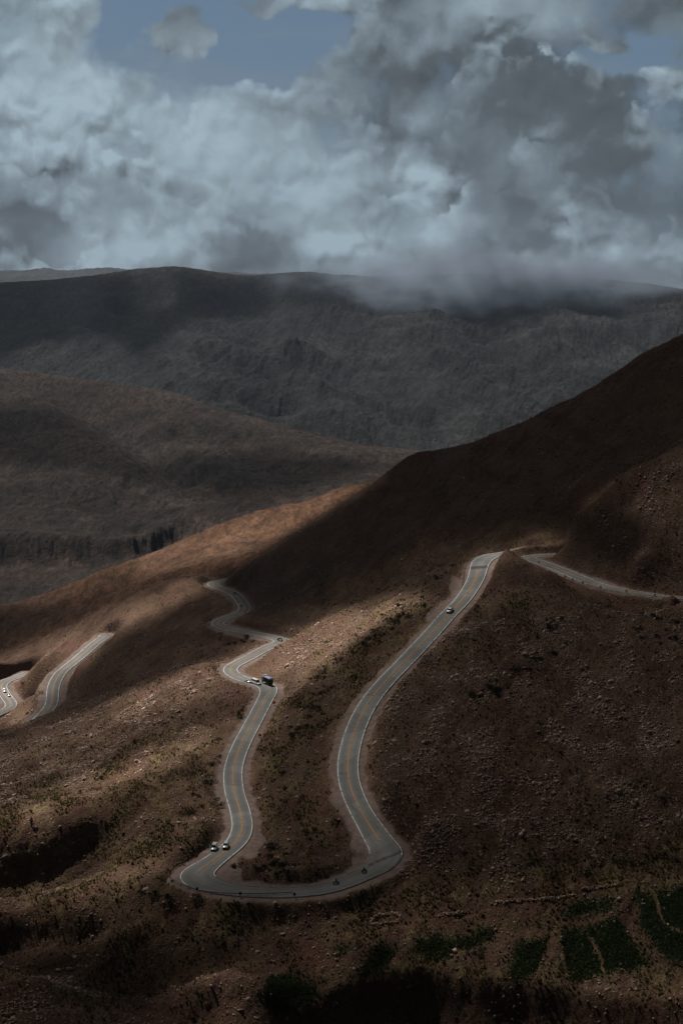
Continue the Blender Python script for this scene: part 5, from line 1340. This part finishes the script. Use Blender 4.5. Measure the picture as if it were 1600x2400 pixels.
# ---- motorcycles with riders
def rider(name, loc, rz, label, group):
    root = empty('motorcycle', loc, rz, 'motorcycle ' + label, 'motorcycle', group)
    for x in (-.72, .75):
        wh = MB().ring((0, 0, 0), .33, .10, .14).build('wheel', M_TYRE, root); wh.location = (x, 0, .33); MB().tube((0, -.06, 0), (0, .06, 0), .22, n=12).build('rim', M_RIM, wh)
    MB().tube((.75, 0, .33), (.48, 0, 1.02), .05).tube((-.72, 0, .33), (-.1, 0, .50), .05).tube((-.1, 0, .5), (.48, 0, .95), .06).build('frame', M_PLAST, root)
    MB().box((0, 0, .50), (.48, .32, .38)).build('engine', M_GALV, root, .04)
    MB().loft([[(x, -w_, z0), (x, w_, z0), (x, w_ * .7, z1), (x, -w_ * .7, z1)] for x, w_, z0, z1 in ((-.12, .12, .72, .86), (.1, .19, .70, 1.0), (.38, .16, .72, 1.02), (.5, .08, .8, .95))]).build('fuel_tank', M_CDARK, root, .02)
    MB().box((-.38, 0, .82), (.62, .28, .12)).build('seat', M_BLACK, root, .03)
    MB().tube((.40, -.38, 1.10), (.46, 0, 1.05), .022).tube((.46, 0, 1.05), (.40, .38, 1.10), .022).build('handlebar', M_PLAST, root)
    MB().box((.60, 0, .95), (.14, .22, .2)).build('headlight', M_LAMP, root, .03); MB().box((.60, 0, 1.22), (.03, .34, .36), 0, -.45).build('windshield', M_LAMP, root)
    for s in (-1, 1): MB().box((-.62, s * .34, .68), (.42, .2, .34)).build('pannier', M_GALV, root, .03)
    # rider: one continuous skinned body seated astride
    J = {'pel': (-.28, 0, .95, .17), 'bel': (-.24, 0, 1.12, .16), 'che': (-.12, 0, 1.36, .185), 'nk': (-.04, 0, 1.53, .075), 'hd': (.0, 0, 1.66, .09)}
    E = [('pel', 'bel'), ('bel', 'che'), ('che', 'nk'), ('nk', 'hd')]
    for s, q in ((-1, 'l'), (1, 'r')):
        J.update({'sh' + q: (-.1, s * .21, 1.42, .085), 'el' + q: (.10, s * .36, 1.20, .06), 'wr' + q: (.34, s * .36, 1.13, .04), 'ha' + q: (.41, s * .35, 1.12, .045),
                  'hp' + q: (-.24, s * .13, .92, .115), 'kn' + q: (.16, s * .27, .82, .085), 'an' + q: (-.08, s * .24, .42, .055), 'to' + q: (.10, s * .25, .36, .05)})
        E += [('che', 'sh' + q), ('sh' + q, 'el' + q), ('el' + q, 'wr' + q), ('wr' + q, 'ha' + q), ('pel', 'hp' + q), ('hp' + q, 'kn' + q), ('kn' + q, 'an' + q), ('an' + q, 'to' + q)]
        for fi in range(4):
            J[f'f{q}{fi}'] = (.455, s * (.315 + .022 * fi), 1.135 - .004 * fi, .009); J[f'g{q}{fi}'] = (.475, s * (.315 + .022 * fi), 1.10, .008); E += [('ha' + q, f'f{q}{fi}'), (f'f{q}{fi}', f'g{q}{fi}')]
        J['th' + q] = (.42, s * .30, 1.085, .010); E += [('ha' + q, 'th' + q)]
    K = list(J); me = bpy.data.meshes.new('person'); me.from_pydata([J[k][:3] for k in K], [(K.index(a), K.index(b)) for a, b in E], []); me.update()
    pe = bpy.data.objects.new('person', me); sc.collection.objects.link(pe); pe.location = loc; pe.rotation_euler = (0, 0, rz)
    set_props(pe, 'person in black gear and helmet on the ' + label.split(', ')[1].replace(' of the pair', '') + ' motorcycle', 'person', 'motorcycle riders')
    md = pe.modifiers.new('skin', 'SKIN'); me.skin_vertices[0].data[0].use_root = True
    for i, k in enumerate(K): me.skin_vertices[0].data[i].radius = (J[k][3], J[k][3])
    pe.modifiers.new('subd', 'SUBSURF').levels = 1; pe.modifiers['subd'].render_levels = 1; me.materials.append(M_RIDE)
    for p_ in (me,): pass
    bpy.context.view_layer.update(); dg = bpy.context.evaluated_depsgraph_get(); nm = bpy.data.meshes.new_from_object(pe.evaluated_get(dg)); pe.modifiers.clear(); pe.data = nm
    if not nm.materials: nm.materials.append(M_RIDE)
    import bmesh
    bm = bmesh.new(); bmesh.ops.create_uvsphere(bm, u_segments=14, v_segments=10, radius=.15)
    for v in bm.verts: v.co.x *= 1.12; v.co.z *= 1.05
    hm = bpy.data.meshes.new('helmet'); bm.to_mesh(hm); bm.free(); he = link('helmet', hm, pe, M_CDARK, True); he.location = (.02, 0, 1.71)
    MB().box((.15, 0, 1.70), (.05, .2, .09)).build('visor', M_GLASS, pe, .01)


M_RIDE = simple('black_riding_gear', (.014, .014, .015), .7)
for px, py, lab in ((787, 2072, 'ridden along the bottom straight, lower of the pair'), (853, 2045, 'ridden out of the bend, upper of the pair')):
    tmp = empty('tmp', (0, 0, 0), 0, None, None); on_lane(tmp, 'main', px, py, 1); L_, Z_ = tuple(tmp.location), tmp.rotation_euler.z; bpy.data.objects.remove(tmp)
    rider('motorcycle', L_, Z_ + (math.pi if 'upper' in lab else 0), lab, 'motorcycles')

# ---- cactus on the left slope
p = hit(74, 1938)[0]; cc = empty('columnar_cactus', p, .4, 'tall dark columnar cactus alone on the left slope', 'cactus')
def ribbed(path, rad):
    secs = []
    for (x, y_, z_), r in zip(path, rad): secs.append([(x + r * (1 if k % 2 else .82) * math.cos(k * math.pi / 10), y_ + r * (1 if k % 2 else .82) * math.sin(k * math.pi / 10), z_) for k in range(20)])
    return MB().loft(secs)
M_CACT = simple('cactus_skin', (.03, .04, .022), .9)
ribbed([(0, 0, -.2), (0, 0, .6), (.02, 0, 1.8), (0, .03, 3.0), (0, .03, 3.6), (0, .03, 3.85)], [.20, .25, .27, .26, .2, .05]).build('trunk', M_CACT, cc)
ribbed([(.15, 0, 1.3), (.42, 0, 1.55), (.52, 0, 2.1), (.52, 0, 2.7), (.52, 0, 2.9)], [.12, .15, .16, .13, .04]).build('arm', M_CACT, cc)
ribbed([(-.15, 0, 1.7), (-.4, 0, 1.95), (-.46, 0, 2.4), (-.46, 0, 2.75)], [.1, .13, .13, .04]).build('arm', M_CACT, cc)

# ---- dry stone walls and corral by the terrace
def stone_wall(pts, label, h=.9):
    P = hit([q[0] for q in pts], [q[1] for q in pts]); P = resample(P, .45); n = len(P) * 3
    k = rng.integers(0, len(P), n); x = P[k, 0] + rng.normal(0, .25, n); y = P[k, 1] + rng.normal(0, .25, n); z = ground(x, y) + rng.uniform(0, h, n)
    c = P[0].copy(); me = rock_mesh('stone_wall', x - c[0], y - c[1], z - c[2], rng.uniform(.16, .34, n), rng.uniform(.3, .9, n))
    o = link('stone_wall', me, None, M_ROCK); o.location = c; set_props(o, label, 'stone wall')


stone_wall([(868, 2165), (880, 2152), (905, 2146), (935, 2150), (938, 2158), (915, 2166), (885, 2170), (868, 2166)], 'small oval dry stone corral left of the green plots')
stone_wall([(1025, 2148), (1060, 2144), (1100, 2138)], 'short tumbled stone wall between the corral and the plots', .5)
stone_wall([(1150, 2120), (1200, 2114), (1280, 2108), (1350, 2100)], 'long low stone wall along the top of the green plots', .4)
stone_wall([(1365, 2088), (1400, 2084), (1450, 2076)], 'low stone wall with pale stones above the plots at right', .6)

# ------------------------------------------------------------------ mist spilling over the far ridge
def mist(cx, cy, cz, hx, hy, hz_, dens, sc_, label):
    m = bpy.data.materials.new('mist_vapour'); m.use_nodes = True; t = NT(m.node_tree); t.n.clear()
    o_ = t.add('ShaderNodeOutputMaterial'); pv = t.add('ShaderNodeVolumePrincipled'); pv.inputs['Color'].default_value = (.62, .74, .90, 1); pv.inputs['Anisotropy'].default_value = .3
    q = t.obj(); w = t.vec('MULTIPLY', t.vec('ADD', q, t.vec('MULTIPLY', t.vec('SUBTRACT', t.noise(q, sc_ * .5, 2, .5, 0, True), (.5, .5, .5)), (hx * .5, hy * .4, hz_ * 1.0))), (1 / hx, 1 / hy, 1 / hz_))
    r = t.vec('LENGTH', w); fall = t.ramp(r, .95, .1)
    nz = t.ramp(t.noise(t.mapping(q, (1, 1, 1.8)), sc_, 5, .6), .36, .66)
    t.put(pv.inputs['Density'], t.math('MULTIPLY', t.math('MULTIPLY', fall, nz), dens)); t.l.new(pv.outputs[0], o_.inputs['Volume'])
    V = np.array([(x, y, z) for z in (-hz_, hz_) for y in (-hy, hy) for x in (-hx, hx)], float) * 1.0
    o = link('mist', mesh_np('mist', V, np.array([(0, 2, 3, 1), (4, 5, 7, 6), (0, 1, 5, 4), (2, 6, 7, 3), (0, 4, 6, 2), (1, 3, 7, 5)])), None, m); o.location = (cx, cy, cz)
    set_props(o, label, None, None, 'stuff')


mist(720, 6480, CZ - 45, 1150, 420, 200, .022, 1 / 210, 'low grey mist spilling over the far ridge')
